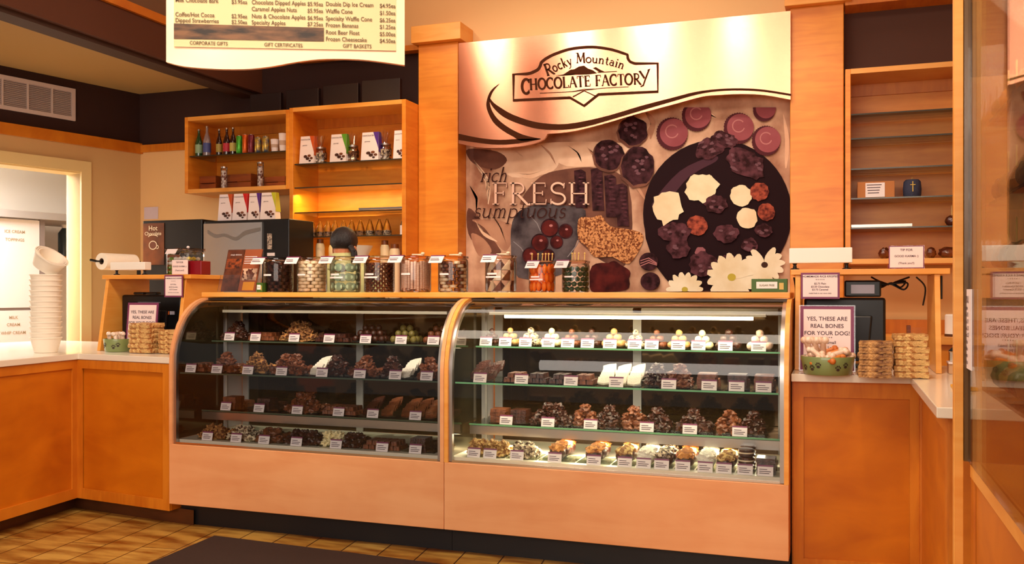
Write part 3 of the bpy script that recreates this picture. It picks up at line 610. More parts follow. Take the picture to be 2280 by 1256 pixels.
shp(smooth_pts([(930, 610), (960, 570), (1040, 575), (1110, 555), (1180, 640), (1326, 665), (1430, 700), (1425, 790), (1326, 935), (1200, 880), (1060, 880), (1000, 800), (935, 740)], 3, True), NT, c5)
shp(smooth_pts([(1040, 950), (1200, 930), (1300, 980), (1326, 1120), (1180, 1150), (1030, 1140)], 4, True), CHER, c5)
shp(smooth_pts([(0, 990), (60, 1010), (120, 1060), (60, 1150), (-60, 1170), (-120, 1100)], 4, True), CHER, c6)
# big plate
shp(ell(648, 700, 452, 452, 48), PD, c6); shp([(198, 690), (212, 850), (262, 1000), (330, 1090), (400, 1168), (900, 1168), (700, 700)], PD, c6)
shp(smooth_pts([(250, 640), (420, 440), (620, 350), (640, 380), (480, 470), (330, 640)], 4, True), flat_('plate_shine', (74, 44, 54)), c6)
# truffles on the cloth
for x, y, rx, ry, s in ((135, 195, 88, 88, 1), (-10, 340, 92, 92, 2), (165, 410, 100, 118, 3)):
    shp(ell(x-6, y+10, rx*1.06, ry*1.06, 24, .05, s), SH, c6); shp(ell(x, y, rx, ry, 24, .07, s), CH2, c6)
    for k in range(9): shp(ell(x+random.uniform(-.55, .55)*rx, y+random.uniform(-.6, .5)*ry, 14, 9, 7, .3, k), flat_('choc_glint', (112, 76, 84)), c6)
for x, y, r_ in ((380, 208, 92), (528, 100, 86), (785, 175, 88), (952, 250, 84), (940, 60, 66)):
    if y-r_ < 40: P = [(a, max(b, 52)) for a, b in ell(x, y, r_, r_, 72, 0, 0, 0, .04)]
    else: P = ell(x, y, r_, r_, 72, 0, 0, 0, .05)
    shp([(a-8, b+10 if b > y else b) for a, b in P], PKD, c6); shp([(a, max(b, 52)) for a, b in ell(x+3, y-2, r_*.93, r_*.93)], PK, c6)
    if r_ > 70:
        lay[0] += 1; mu.use(RING); ribbon(mu, arc(x-8, y-10, r_*.42, r_*.42, 20, 320, 14), 7, lambda u, v: tuple(at(*c6(u, v), YM-.0006-.0001*lay[0])))
# nut clusters on the plate
for x, y, rx, ry, ro in ((600, 300, 95, 62, -.4), (690, 250, 80, 50, .3), (820, 390, 130, 82, .5)):
    shp(ell(x, y, rx, ry, 26, .13, int(x), ro), CH, c6)
    for k in range(12): shp(ell(x+random.uniform(-.7, .7)*rx, y+random.uniform(-.6, .6)*ry, random.uniform(10, 26), 9, 7, .2, k, ro), flat_('choc_glint', ()) if k % 2 else CH2, c6)
shp(ell(545, 540, 92, 88, 22, .13, 5), WH, c6); shp([(560, 470), (600, 460), (665, 520), (600, 600), (540, 610)], WH, c6)
shp(ell(345, 655, 92, 100, 22, .13, 8), WH, c6); shp([(300, 700), (320, 778), (370, 720)], WH, c6)
for x, y, m_, r_ in ((790, 590, WH, 66), (828, 725, WH, 64), (905, 565, RED, 56), (945, 688, RED, 54), (525, 770, RED, 62), (545, 935, flat_('mauve_tip', (150, 92, 98)), 34)):
    shp(ell(x, y, r_, r_, 22, .07, int(x)), m_, c6)
for i, (x, y, rx, ry) in enumerate(((640, 640, 70, 55), (390, 810, 100, 60), (700, 820, 80, 55), (930, 800, 55, 40), (845, 890, 50, 45), (560, 1010, 85, 80), (410, 910, 70, 60), (720, 990, 60, 40))):
    shp(ell(x, y, rx, ry, 22, .12, i+40), CH, c6)
    for k in range(6): shp(ell(x+random.uniform(-.6, .6)*rx, y+random.uniform(-.6, .6)*ry, 15, 9, 7, .3, k), flat_('choc_glint', ()) if k % 2 else CH2, c6)
shp(ell(230, 990, 58, 55), CH2, c6); shp(ell(240, 1110, 60, 55), CH2, c6)
for k in range(3):
    lay[0] += 1; mu.use(RING); ribbon(mu, [(180, 985+k*16), (230, 968+k*14), (280, 1000+k*6)], 5, lambda u, v: tuple(at(*c6(u, v), YM-.0006-.0001*lay[0])))
# daisies
for x, y, r_, a0, a1, nn in ((735, 1085, 150, 0, 360, 15), (935, 1010, 120, -60, 230, 12), (450, 1160, 110, 180, 360, 8)):
    for k in range(nn):
        a = R(a0+(a1-a0)*k/max(1, nn-(a1-a0 < 360))) if r_ != 450 else 0
        cx, cy = x+math.cos(a)*r_*.55, y+math.sin(a)*r_*.52
        P = [(u, min(v, 1172)) for u, v in ell(cx, cy, r_*.48, r_*.2, 14, .07, k, a)]
        shp(P, PET, c6)
    shp([(u, min(v, 1172)) for u, v in ell(x, y, r_*.17, r_*.15)], YEL if r_ != 120 else flat_('flower_dark', (70, 44, 34)), c6)
mf = lambda x, y: tuple(at(*c5(x, -y), YM-.014))
lt = MB(); f_old = f
def word(mb, s, x0, x1, ybase, size, slant=0, m=None, cm=c5, dy=0):
    tot = adv(s); xs = (x1-x0)/tot/size; x = 0; yl = YM-.0165+dy
    for ch in s:
        g, a = GL[ch]; px = x0+(x1-x0)*x/tot; py = ybase
        for pts, w_ in g: ribbon(mb, [((p[0])*xs, p[1]) for p in pts], w_*.8, lambda q, v: tuple(at(*cm(px+size*(q+slant*v), py-size*v), yl)))
        x += a
mu.use(flat_('type_shadow', (100, 60, 50))); word(mu, 'FRESH', 262, 1036, 479, 172, dy=.001)
mu.use(flat_('type_pink', (248, 204, 178))); word(mu, 'FRESH', 256, 1030, 473, 172)
mu.use(flat_('type_brown', (64, 34, 30))); word(mu, 'rich', 168, 380, 298, 120, .25); word(mu, 'sumptuous', 112, 830, 578, 130, .25)
mu.build('photo_mural', origin=((mL+mR)/2, YM, 1.1), tagd=('huge photo mural of chocolates on a dark round plate, between the columns', 'mural'))
# ------------------------------------------------------------------ hanging menu board
th = R(26); mo = Vector((0, 0, 0)); zc = 5.0
def MU(px, py, off=0):
    """pixel to the menu board's own plane, turned 26 degrees"""
    c = Vector(ray(635)).copy()*1.0; c0 = Vector((c.x*zc, c.y*zc, 0)); nrm = Vector((math.sin(th), -math.cos(th), 0)); d = Vector(ray(px, py))
    k = (c0+nrm*off).dot(nrm)/d.dot(nrm); p = d*k; return (p.x, p.y, p.z+EYE)
t = thing('menu_board', 'hanging copper menu board with price list above the left side', 'menu board', MU(635, 140))
be = smooth_pts([(370, 138), (400, 146), (440, 151), (500, 154), (560, 153), (610, 147), (660, 138), (710, 132), (760, 131), (820, 134), (901, 145)], 3)
bd = MB(); n = len(be); ztp = 3.25
lo_f = [MU(*p) for p in be]; lo_b = [MU(p[0], p[1], -.03) for p in be]
hi_f = [(p[0], p[1], ztp) for p in lo_f]; hi_b = [(lo_f[i][0]-math.sin(th)*.03, lo_f[i][1]+math.cos(th)*.03, ztp) for i in range(n)]
lo_b = [(lo_f[i][0]-math.sin(th)*.03, lo_f[i][1]+math.cos(th)*.03, lo_f[i][2]) for i in range(n)]
vs = lo_f+hi_f+lo_b+hi_b; fs = []
for i in range(n-1): a, b, c, d = i, i+1, n+i+1, n+i; fs += [(a, b, c, d), (2*n+d, 2*n+c, 2*n+b, 2*n+a), (a, 2*n+a, 2*n+b, b)]
fs += [(0, n, 3*n, 2*n), (n-1, 2*n-1, 4*n-1, 3*n-1)]
bd.add(vs, fs).build('backing_sheet', mat('brushed_copper_pale', (244, 192, 158), .34, .9, aniso=.8), t, True)
def mquad(mb, x0, y0, x1, y1, y2, y3, off):  # tl, tr, br, bl rows
    A = [MU(x0, y0, off), MU(x1, y1, off), MU(x1, y2, off), MU(x0, y3, off)]; B_ = [MU(x0, y0, off-.004), MU(x1, y1, off-.004), MU(x1, y2, off-.004), MU(x0, y3, off-.004)]
    return mb.add(A+B_, [(0, 1, 2, 3), (7, 6, 5, 4), (0, 4, 5, 1), (1, 5, 6, 2), (2, 6, 7, 3), (3, 7, 4, 0)])
mp_ = mquad(MB(), 387, -60, 882, -52, 113, 104, .012).build('menu_panel', mat('menu_cream', (250, 232, 176), .5), t, True)
mquad(MB(), 387, 52, 721, 62, 92, 86, .017).build('photo_strip', mat('strip_photo', (40, 24, 14), .5, rgb2=(140, 96, 60), noise_scale=6, stretch=(1, 1, 5)), t, True)
TXM = mat('menu_ink', (112, 88, 60), .6)
def mtext(s, x0, y0, x1, size, align='LEFT'):
    """text line, px size, sloping with the board"""
    o0 = Vector(MU(x0, y0, .018)); dx = (Vector(MU(x0+10, y0+.25, .018))-o0)/10; dz = (Vector(MU(x0, y0-10, .018))-o0)/10
    MB().use(TXM).text(s, size, lambda a, b: tuple(o0+dx*a*.86+dz*b), align).build('printed_line', None, t, True)
rows = [('Double Dip Ice Cream', '$4.95ea', 725, 845, 11, -2), ('Waffle Cone', '$1.50ea', 725, 845, 27, -2), ('Specialty Waffle Cone', '$6.25ea', 725, 845, 43, 0), ('Frozen Bananas', '$1.25ea', 725, 845, 58, 0), ('Root Beer Float', '$5.00ea', 725, 845, 74, 0), ('Frozen Cheesecake', '$4.50ea', 725, 845, 89, 0),
        ('Chocolate Dipped Apples', '$5.95ea', 560, 684, 7, 0), ('Caramel Apples Nuts', '$5.95ea', 560, 684, 22, 0), ('Nuts & Chocolate Apples', '$6.95ea', 560, 684, 38, 0), ('Specialty Apples', '$7.25ea', 560, 684, 52, 0),
        ('Milk Chocolate Bark', '$3.95ea', 390, 515, 2, 0), ('Coffee/Hot Cocoa', '$2.95ea', 390, 515, 34, 0), ('Dipped Strawberries', '$2.50ea', 390, 515, 47, 0)]
for a, b, xa, xb, y, q in rows: mtext(a, xa, y+2, 0, 13.5); mtext(b, xb, y+6, 0, 13)
mtext('CORPORATE GIFTS', 422, 99, 0, 11.5); mtext('GIFT CERTIFICATES', 588, 103, 0, 11.5); mtext('GIFT BASKETS', 763, 106, 0, 12)
for px in (450, 820):
    a = Vector(MU(px, 60, -.034)); MB().tube([(a.x, a.y, 3.15), (a.x, a.y, 3.75)], .008).build('hanging_rod', STEEL, t, True)
# ------------------------------------------------------------------ candy jars on the ledge
LZ = 1.3025
LIDM = glass('lid_pink_acrylic', (.95, .80, .72), .9, .05)
def card_lines(mb, x0, x1, z0, z1, n, y, m=INK):
    mb.use(m)
    for i in range(n):
        z = z0+(z1-z0)*(i+.5)/n; k = random.uniform(.1, .3)*(x1-x0); mb.add([(x0+k*.4, y, z), (x1-k, y, z), (x1-k, y, z+(z1-z0)/n*.32), (x0+k*.4, y, z+(z1-z0)/n*.32)], [(0, 1, 2, 3)])
    return mb
def jar(px, r, h, label, tagdx=-.4, band=1):
    p = at(px, 650, 4.70-.0); y = 4.62+.05; x = at(px, 650, y).x
    t = thing('candy_jar', label, 'jar', (x, y, LZ))
    prof = [(r*.90, 0), (r*.99, .006), (r, .02), (r, h-.02), (r*.97, h-.006), (r*.9, h)]
    MB().lathe((0, 0, 0), prof, 32, cap=False).build('jar_body', ACR, t, smooth=True)
    MB().cyl((0, 0, 0), r*.9, .003, 32).build('jar_floor', ACR, t, smooth=True)
    MB().lathe((0, 0, h+.0005), [(r*.99, 0), (r*1.02, .003), (r*1.02, .012), (r*.6, .018), (.0, .018)], 32, cap=False).build('lid', LIDM, t, smooth=True)
    tg = MB().use(CARDM); fx = tagdx*r*1.6
    W, H = r*.95, .036; tp = h+.012
    fn = lambda u, v, q: (fx+u-(.012 if v < 0 else 0), -r-.006-(.012 if v < 0 else 0)+q, tp+v)
    tg.prism([(-W/2, -H), (W/2, -H), (W/2, 0), (-W/2, 0)], fn, 0, .0015).use(PURPLE).prism([(-W/2, 0), (W/2, 0), (W/2, .006), (-W/2, .006)], fn, 0, .02)
    card_lines(tg, fx-W/2-.004, fx+W*.3, tp-.026, tp-.008, 2, -r-.0165)
    tg.build('price_tag', None, t)
    if band:
        bl = MB(); a0 = -.52
        def strip(z0, z1, a, b):
            n = 8; vs = []
            for k in range(n+1):
                an = -math.pi/2+a+(b-a)*k/n; vs += [((r+.0012)*math.cos(an), (r+.0012)*math.sin(an), z0), ((r+.0012)*math.cos(an), (r+.0012)*math.sin(an), z1)]
            bl.use(CARDM).add(vs, [(2*k, 2*k+2, 2*k+3, 2*k+1) for k in range(n)])
        if band > 1: strip(h*.42, h*.47, -.85, .35)
        strip(h*.51, h*.565, -.65, .1); bl.build('band_label', None, t)
    return t
def piece(nm, m, mb, smooth=True): return Kind(tag(mb.build(nm, m, origin=(0, 0, 0), smooth=smooth), 'x', 'candy'))
def disc(r, h): return MB().lathe((0, 0, 0), [(r*.6, 0), (r*.95, h*.12), (r, h*.5), (r*.95, h*.88), (r*.6, h)], 14)
def fill_ring(k, jt, R_, n, z0, dz, layers, label, group, jit=0, rotf=None, sc=1):
    for L in range(layers):
        for i in range(n):
            a = 2*math.pi*(i+.5*(L % 2))/n+random.uniform(-.04, .04); z = z0+dz*L
            loc = (jt.location.x+R_*math.cos(a), jt.location.y+R_*math.sin(a), LZ+z+random.uniform(0, jit))
            k.put(loc, label=label, group=group, rot=rotf(a) if rotf else (0, 0, random.uniform(0, 6)), scale=sc)
MINT = mat('mint_green', (160, 184, 152), .4); CREAMC = mat('candy_cream', (246, 226, 190), .45); GREENL = mat('dark_green_candy', (44, 66, 38), .5, rgb2=(88, 104, 60), noise_scale=60, bump=.5)
CARR = mat('orange_candy', (255, 118, 8), .5, rgb2=(255, 150, 24), noise_scale=30)
J = jar(620, .087, .187, 'clear jar of dark chocolate cups on the ledge, beside the brochure holder', -.5)
dk = piece('chocolate_cup', CDARK, MB().lathe((0, 0, 0), [(.014, 0), (.019, .016), (.0175, .018), (.010, .018)], 16))
fill_ring(dk, J, .058, 8, .005, .0192, 9, 'dark chocolate cup inside the jar beside the brochure holder', 'dark cups in the first jar')
J = jar(695, .087, .187, 'clear jar of round cream coloured mints on the ledge', -.5)
cm = piece('cream_mint', CREAMC, disc(.0205, .019))
fill_ring(cm, J, .059, 8, .005, .0197, 9, 'thick cream mint inside the jar left of the pale green discs', 'cream mints in the second jar')
J = jar(769, .087, .187, 'clear jar of pale green discs on the ledge before the person', -.45, 2)
gd = piece('green_disc', MINT, disc(.0245, .014))
for k in range(3): fill_ring(gd, J, .072, 8, .032+.054*k, 0, 1, 'pale green candy disc inside the jar before the person', 'pale green discs in the third jar', 0, lambda a: (R(90), 0, a+R(90)), 1)
J = jar(845, .087, .187, 'clear jar of milk chocolate cups right of the pale green discs', -.45, 2)
mk = piece('milk_cup', CMILK, MB().lathe((0, 0, 0), [(.010, 0), (.014, .011), (.012, .0125), (.006, .0125)], 14))
fill_ring(mk, J, .066, 13, .005, .0135, 12, 'small milk chocolate cup inside the fourth jar', 'milk chocolate cups in the fourth jar')
J = jar(925, .087, .187, 'clear jar of upright white candy sticks on the ledge', -.5)
st = piece('candy_stick', mat('stick_white', (248, 222, 196), .45, rgb2=(214, 158, 130), noise_scale=10, stretch=(3, 3, 40)), MB().cyl((0, 0, 0), .0078, .152, 10))
fill_ring(st, J, .074, 27, .006, 0, 1, 'white candy stick standing in the fifth jar', 'white candy sticks in the fifth jar', .02); fill_ring(st, J, .055, 20, .006, 0, 1, 'white candy stick standing in the fifth jar', 'white candy sticks in the fifth jar', .012)
J = jar(1009, .083, .183, 'clear jar of mixed brown and white pieces left of the sign column edge', -.4)
wq = piece('white_drop', CREAMC, disc(.019, .0175)); dq = piece('brown_drop', CMILK, disc(.019, .0175))
for L in range(9):
    for i in range(8):
        a = 2*math.pi*(i+.5*(L % 2))/8; fr_ = (i*45+L*14) % 200 < 90
        (wq if fr_ else dq).put((J.location.x+.056*math.cos(a), J.location.y+.056*math.sin(a), LZ+.005+.0185*L), label='%s candy drop inside the brown and white sixth jar' % ('white' if fr_ else 'brown'), group='%s drops in the sixth jar' % ('white' if fr_ else 'brown'))
J = jar(1115, .085, .183, 'clear jar of large brown and white wedges on the ledge', -.2, 2)
wd = lambda m, nm: piece(nm, m, MB().prism([(-.024, 0), (.024, 0), (.024, .055)], lambda u, v, q: (u, q, v), 0, .014), False)
wa, wb = wd(CREAMC, 'white_wedge'), wd(CMILK, 'brown_wedge')
for L in range(3):
    for i in range(8):
        a = 2*math.pi*i/8; k = wa if (i+L) % 2 else wb
        k.put((J.location.x+.067*math.cos(a), J.location.y+.067*math.sin(a), LZ+.006+.057*L), label='%s chocolate wedge inside the jar of wedges' % ('white' if k is wa else 'brown'), group='%s wedges in the seventh jar' % ('white' if k is wa else 'brown'), rot=(0, 0, a+R(90)))
wood_stick = mat('pale_stick', (240, 206, 120), .5)
J = jar(1207, .071, .150, 'small clear jar of bright orange candies with sticks on its lid', -.2, 2)
oc = piece('orange_candy', CARR, MB().ball((0, 0, .026), (.013, .013, .026), 2, .2, 2, 4))
fill_ring(oc, J, .055, 12, .004, .046, 3, 'long orange candy inside the small orange jar', 'orange candies in the eighth jar', .002)
J2 = jar(1282, .073, .150, 'small clear jar of dark green candies with sticks on its lid', -.4, 1)
gc = piece('green_candy', GREENL, MB().ball((0, 0, .013), (.0135, .0135, .013), 2, .35, 3, 9))
fill_ring(gc, J2, .055, 11, .004, .026, 5, 'dark green candy inside the last small jar', 'dark green candies in the ninth jar')
kb = piece('wooden_pick', wood_stick, MB().cyl((0, 0, 0), .0022, .030, 8).ball((0, 0, .034), .0055, 1))
for jj, nm, offs in ((J, 'orange', (-.05, -.02, .0, .025, .04, .055)), (J2, 'green', (-.015, .0, .012, .02, .05))):
    for i, dx in enumerate(offs):
        kb.put((jj.location.x+dx, jj.location.y-.02+.01*(i % 3), LZ+.150+.0185), label='pale wooden pick standing on the lid of the small %s jar' % nm, group='picks on the %s jar' % nm, rot=(random.uniform(-.1, .1), random.uniform(-.1, .1), 0))
for dx in (925, 1009, 1115): pass
sc = piece('lid_knob_scoop', mat('scoop_white', (240, 214, 180), .4), MB().box(-.035, .035, -.006, .006, 0, .008).ball((.03, 0, .01), (.012, .012, .008), 2))
for px, nm in ((925, 'candy stick'), (1009, 'brown and white'), (1115, 'wedge')): sc.put((at(px+2, 650, 4.66).x, 4.68, LZ+(.187 if px == 925 else .183)+.0185), label='pale scoop lying on the lid of the %s jar' % nm)
# ------------------------------------------------------------------ price cards and sweets in the cases
cd_ = thing('price_card', 'x', 'price card', (0, 0, 0))
cf = lambda u, v, q: (u, q+(v*.25), v)
MB().prism([(-.034, 0), (.034, 0), (.034, .040), (-.034, .040)], cf, -.001, .001).build('card', CARDM, cd_)
MB().prism([(-.034, .0402), (.034, .0402), (.034, .047), (-.034, .047)], cf, -.001, .001).build('header_strip', PURPLE, cd_)
l_ = MB().use(INK)
for i, (a, b, z) in enumerate(((-.026, .008, .027), (-.026, .024, .018), (-.026, .018, .010))): l_.add([cf(a, z, -.0016), cf(b, z, -.0016), cf(b, z+.003, -.0016), cf(a, z+.003, -.0016)], [(0, 1, 2, 3)])
l_.build('printed_lines', None, cd_)
CARD = Kind(cd_)
def KB(nm, m, mb, smooth=True, cat='chocolate'):
    o = mb.build(nm, m, origin=(0, 0, 0), smooth=smooth); tag(o, 'x', cat); return Kind(o)
balls = {}
for nm, m in (('dark', CDARK), ('milk', CMILK), ('white', CWHITE), ('speckled', SPRINK), ('tan', mat('tan_choc', (196, 150, 92), .45, bump=.4)), ('pink', mat('pale_pink_choc', (236, 196, 170), .5, bump=.4)), ('olive', mat('olive_choc', (120, 108, 50), .45, bump=.4))):
    balls[nm] = KB('truffle', m, MB().ball((0, 0, .019), .0195, 2, .10, 4, len(balls), flat=.9))
clus = {}
for nm, m in (('dark', CDARK), ('milk', CMILK), ('white', CWHITE), ('nut', NUT), ('pale', NUTL), ('speckled', SPRINK)):
    clus[nm] = KB('nut_cluster', m, MB().ball((0, 0, .016), (.026, .024, .021), 3, .75, 2.4, len(clus)+3, flat=.8))
slabk = {}
for nm, m in (('dark', CDARK), ('milk', CMILK), ('white', CWHITE)):
    slabk[nm] = KB('chocolate_slab', m, MB().box(-.042, .042, -.045, .045, 0, .017, (.97, .97)), False)
barkk = {}
for nm, m in (('dark', CDARK), ('milk', CMILK), ('white', COCO)):
    mb = MB(); rnd = random.Random(5); P = [(x+rnd.uniform(-.004, .004), y+rnd.uniform(-.004, .004)) for x, y in ((-.03, -.028), (.0, -.034), (.03, -.024), (.034, .01), (.022, .034), (-.012, .03), (-.034, .014))]
    mb.slab(P, 0, .010); barkk[nm] = KB('chocolate_bark', m, mb, False)
cubek = {}
for nm, m in (('dark', CDARK), ('milk', CMILK)):
    cubek[nm] = KB('chocolate_square', m, MB().box(-.0165, .0165, -.0165, .0165, 0, .022, (.86, .86)), False)
def apple(nm, m1, m2):
    t = thing(nm, 'x', 'apple', (0, 0, 0)); MB().ball((0, 0, .033), (.037, .037, .035), 3, .06, 3, 2, flat=.92).build('coating', m1, t, smooth=True)
    mb = MB().ball((0, 0, .052), (.036, .036, .024), 3, .35, 5, 6); mb.build('topping', m2, t, smooth=True); return Kind(t)
ORN = mat('orange_nut', (222, 150, 74), .6, rgb2=(150, 80, 30), noise_scale=60, bump=.9, vor=True)
app = {'nut': apple('coated_apple', CDARK, NUTL), 'orange': apple('coated_apple', CDARK, ORN), 'coco': apple('coated_apple', COCO, COCO), 'speckled': apple('coated_apple', CDARK, SPRINK)}
sandk = KB('cookie_sandwich', None, MB().use(CDARK).lathe((0, 0, 0), [(.030, 0), (.036, .004), (.036, .014)], 20).use(CREAMC).lathe((0, 0, .0142), [(.035, 0), (.035, .006)], 20).use(CDARK).lathe((0, 0, .0204), [(.036, 0), (.036, .010), (.030, .014)], 20))
WORD = {'dark': 'dark', 'milk': 'milk', 'white': 'white', 'speckled': 'speckled', 'tan': 'tan', 'pink': 'pale pink', 'olive': 'olive', 'nut': 'brown nutty', 'pale': 'pale nutty', 'orange': 'orange nut', 'coco': 'white coconut'}
tray_cache = {}
def tray(x, y, z, w_, d_, label):
    key = (round(w_, 3), round(d_, 3))
    mb = MB(); mb.box(-w_/2, w_/2, -d_/2, d_/2, 0, .0025).box(-w_/2, w_/2, -d_/2, -d_/2+.0015, .0026, .012).box(-w_/2, w_/2, d_/2-.0015, d_/2, .0026, .012)
    o = mb.build('serving_tray', glass('tray_clear', (.90, .93, .86), .8), origin=(0, 0, 0)); o.location = (x, y, z); tag(o, label, 'tray', 'clear trays in the cases'); return o
def pile(kind, col, x, yf, z, w_, where, deep=3):
    """sweets heaped behind a price card"""
    r_ = random.Random(int(x*1000)+int(z*100)); j = lambda a: r_.uniform(-a, a)
    if kind == 'ball':
        K = balls[col]; lab = WORD[col]+' truffle '+where; nx = max(3, int(w_/.041)); s = min(.0405, w_/nx); L = []
        for lay_ in range(3):
            for a in range(max(0, nx-lay_)):
                for b in range(max(0, deep-lay_)): L.append((x+(a-(nx-lay_-1)/2)*s, yf+.03+(b+lay_/2)*s, z+.003+lay_*.0295))
        for p in L: K.put(p, label=lab, group='truffles '+where, rot=(0, 0, r_.uniform(0, 6)), scale=s/.0405)
    elif kind == 'cluster':
        K = clus[col]; lab = WORD[col]+' cluster '+where; nx = max(2, int(w_/.053)); s = min(.056, w_/nx)
        for lay_ in range(2 if z < .5 else 3):
            nl = nx-lay_ if nx > 2 else (2, 2, 1)[lay_]
            for a in range(nl):
                for b in range((deep, 1, 1)[lay_]): K.put((x+(a-(nl-1)/2)*s+j(.002), yf+.035+(b+(0, .5, .65)[lay_])*.053+j(.003), z+.003+lay_*.034), label=lab, group='clusters '+where, rot=(j(.12), j(.12), r_.uniform(0, 6)), scale=1.12)
    elif kind == 'slab':
        K = slabk[col]; lab = WORD[col]+' chocolate slab '+where
        for lay_ in range(4): K.put((x+j(.002), yf+.06, z+.003+lay_*.0175), j(.05), lab, 'slabs '+where)
        K.put((x+j(.002), yf+.16, z+.003), j(.05), lab, 'slabs '+where); K.put((x, yf+.16, z+.021), j(.05), lab, 'slabs '+where)
    elif kind == 'bark':
        K = barkk[col]; lab = WORD[col]+' chocolate bark '+where
        nx = max(1, int(w_/.07))
        for a in range(nx):
            for b in range(6): K.put((x+(a-(nx-1)/2)*.07+j(.004), yf+.035+b*.022, z+.024+b*.009), label=lab, group='bark pieces '+where, rot=(R(38)+j(.06), j(.05), j(.25)))
    elif kind == 'square':
        K = cubek[col]; lab = WORD[col]+' chocolate square '+where; nx = max(2, int(w_/.036))
        for lay_ in range(2):
            for a in range(nx-lay_):
                for b in range(deep): K.put((x+(a-(nx-lay_-1)/2)*.0355, yf+.028+b*.036+lay_*.006, z+.003+lay_*.0225), j(.08), lab, 'squares '+where)
    elif kind == 'apple':
        K = app[col]; lab = WORD[col]+' apple '+where
        for b in range(3): K.put((x+j(.004), yf+.045+b*.085, z+.003), r_.uniform(0, 6), lab, 'coated apples '+where, scale=1.08)
    elif kind == 'sandwich':
        lab = 'chocolate cookie sandwich '+where
        for b in range(2):
            for q in range(3): sandk.put((x+j(.002), yf+.05+b*.085, z+.003+q*.035), r_.uniform(0, 6), lab, 'sandwiches '+where)
    tray(x, yf+.01+deep*.027+.01, z+.0003, min(w_, .20), max(.1, deep*.05+.02), 'clear tray '+where)
SH_ = {'top': (4.515, 1.0225, 'top shelf'), 'mid': (4.24, .8585, 'second shelf'), 'low': (4.425, .6285, 'third shelf'), 'deck': (4.245, .4855, 'bottom deck')}
def row(side, lvl, items):
    yf, z, nm = SH_[lvl]; x0, x1 = (XL, XM) if side == 'unlit' else (XM, XR)
    xs = [at(it[0], 700, yf).x for it in items]
    for i, it in enumerate(items):
        x = min(max(xs[i], x0+.085), x1-.085)
        lo = (xs[i-1]+xs[i])/2 if i else x-(xs[1]-xs[0])/2; hi = (xs[i]+xs[i+1])/2 if i < len(items)-1 else x+(xs[i]-xs[i-1])/2
        lo, hi = max(lo, x0+.055), min(hi, x1-.055); wd_ = hi-lo-.004; cx = (lo+hi)/2
        where = 'behind %s card from left, %s of %s case' % (ORD[i], nm, side)
        CARD.put((x, yf-.006+(.0 if lvl != 'deck' else 0), z+.0005), 0, 'white price card, %s from left on the %s of the %s case' % (ORD[i], nm, side), 'price cards on %s of %s case' % (nm, side))
        ks = it[1:]; n = len(ks)
        for q, (kd, cl_) in enumerate(ks): pile(kd, cl_, lo+wd_*(q+.5)/n+.002, yf+.012, z, wd_/n-.004, where)
B_, C_, S_, K_, Q_ = 'ball', 'cluster', 'slab', 'bark', 'square'
row('lit', 'top', [(1082, (B_, 'dark')), (1125, (B_, 'tan')), (1170, (B_, 'speckled')), (1221, (B_, 'white')), (1264, (B_, 'milk')), (1308, (B_, 'dark')), (1358, (B_, 'tan')), (1413, (B_, 'speckled')), (1451, (B_, 'milk')), (1510, (B_, 'tan')), (1555, (B_, 'white')), (1615, (B_, 'dark')), (1689, (B_, 'pink'))])
row('lit', 'mid', [(1069, (K_, 'dark')), (1161, (Q_, 'milk'), (Q_, 'dark')), (1271, (Q_, 'dark'), (Q_, 'milk')), (1372, (K_, 'white')), (1489, (C_, 'dark'), (C_, 'milk')), (1579, (S_, 'milk')), (1640, (S_, 'dark')), (1700, (S_, 'milk'))])
row('lit', 'low', [(1127, (S_, 'milk'), (S_, 'dark')), (1220, (C_, 'dark')), (1315, (C_, 'milk'), (C_, 'dark')), (1440, (C_, 'milk'), (C_, 'dark')), (1536, (C_, 'dark')), (1647, (C_, 'milk'), (C_, 'dark'))])
row('lit', 'deck', [(1055, (C_, 'pale')), (1091, (C_, 'pale')), (1151, (C_, 'speckled')), (1235, ('apple', 'orange')), (1322, ('apple', 'orange')), (1391, ('apple', 'nut')), (1433, ('apple', 'coco')), (1473, ('apple', 'speckled')), (1520, ('apple', 'orange')), (1570, ('apple', 'coco')), (1612, ('apple', 'nut')), (1659, ('sandwich', 'dark')), (1704, (S_, 'dark'))])
row('unlit', 'top', [(511, (C_, 'dark')), (569, (Q_, 'milk')), (655, (C_, 'nut')), (733, (Q_, 'dark')), (814, (B_, 'dark')), (893, (B_, 'olive')), (965, (B_, 'milk'))])
row('unlit', 'mid', [(425, (Q_, 'milk')), (483, (C_, 'milk')), (552, (C_, 'nut')), (627, (C_, 'milk')), (717, (K_, 'white'), (C_, 'dark')), (801, (C_, 'milk')), (880, (C_, 'dark'), (K_, 'white')), (950, (C_, 'milk'))])
row('unlit', 'low', [(503, (S_, 'milk')), (577, (S_, 'dark')), (662, (C_, 'milk')), (754, (Q_, 'milk')), (830, (K_, 'dark'), (K_, 'milk')), (925, (K_, 'milk'))])
row('unlit', 'deck', [(462, (C_, 'nut')), (526, (C_, 'speckled')), (588, (C_, 'milk')), (660, (C_, 'dark')), (748, (C_, 'white'), (C_, 'dark')), (851, (Q_, 'milk')), (925, (S_, 'dark'))])
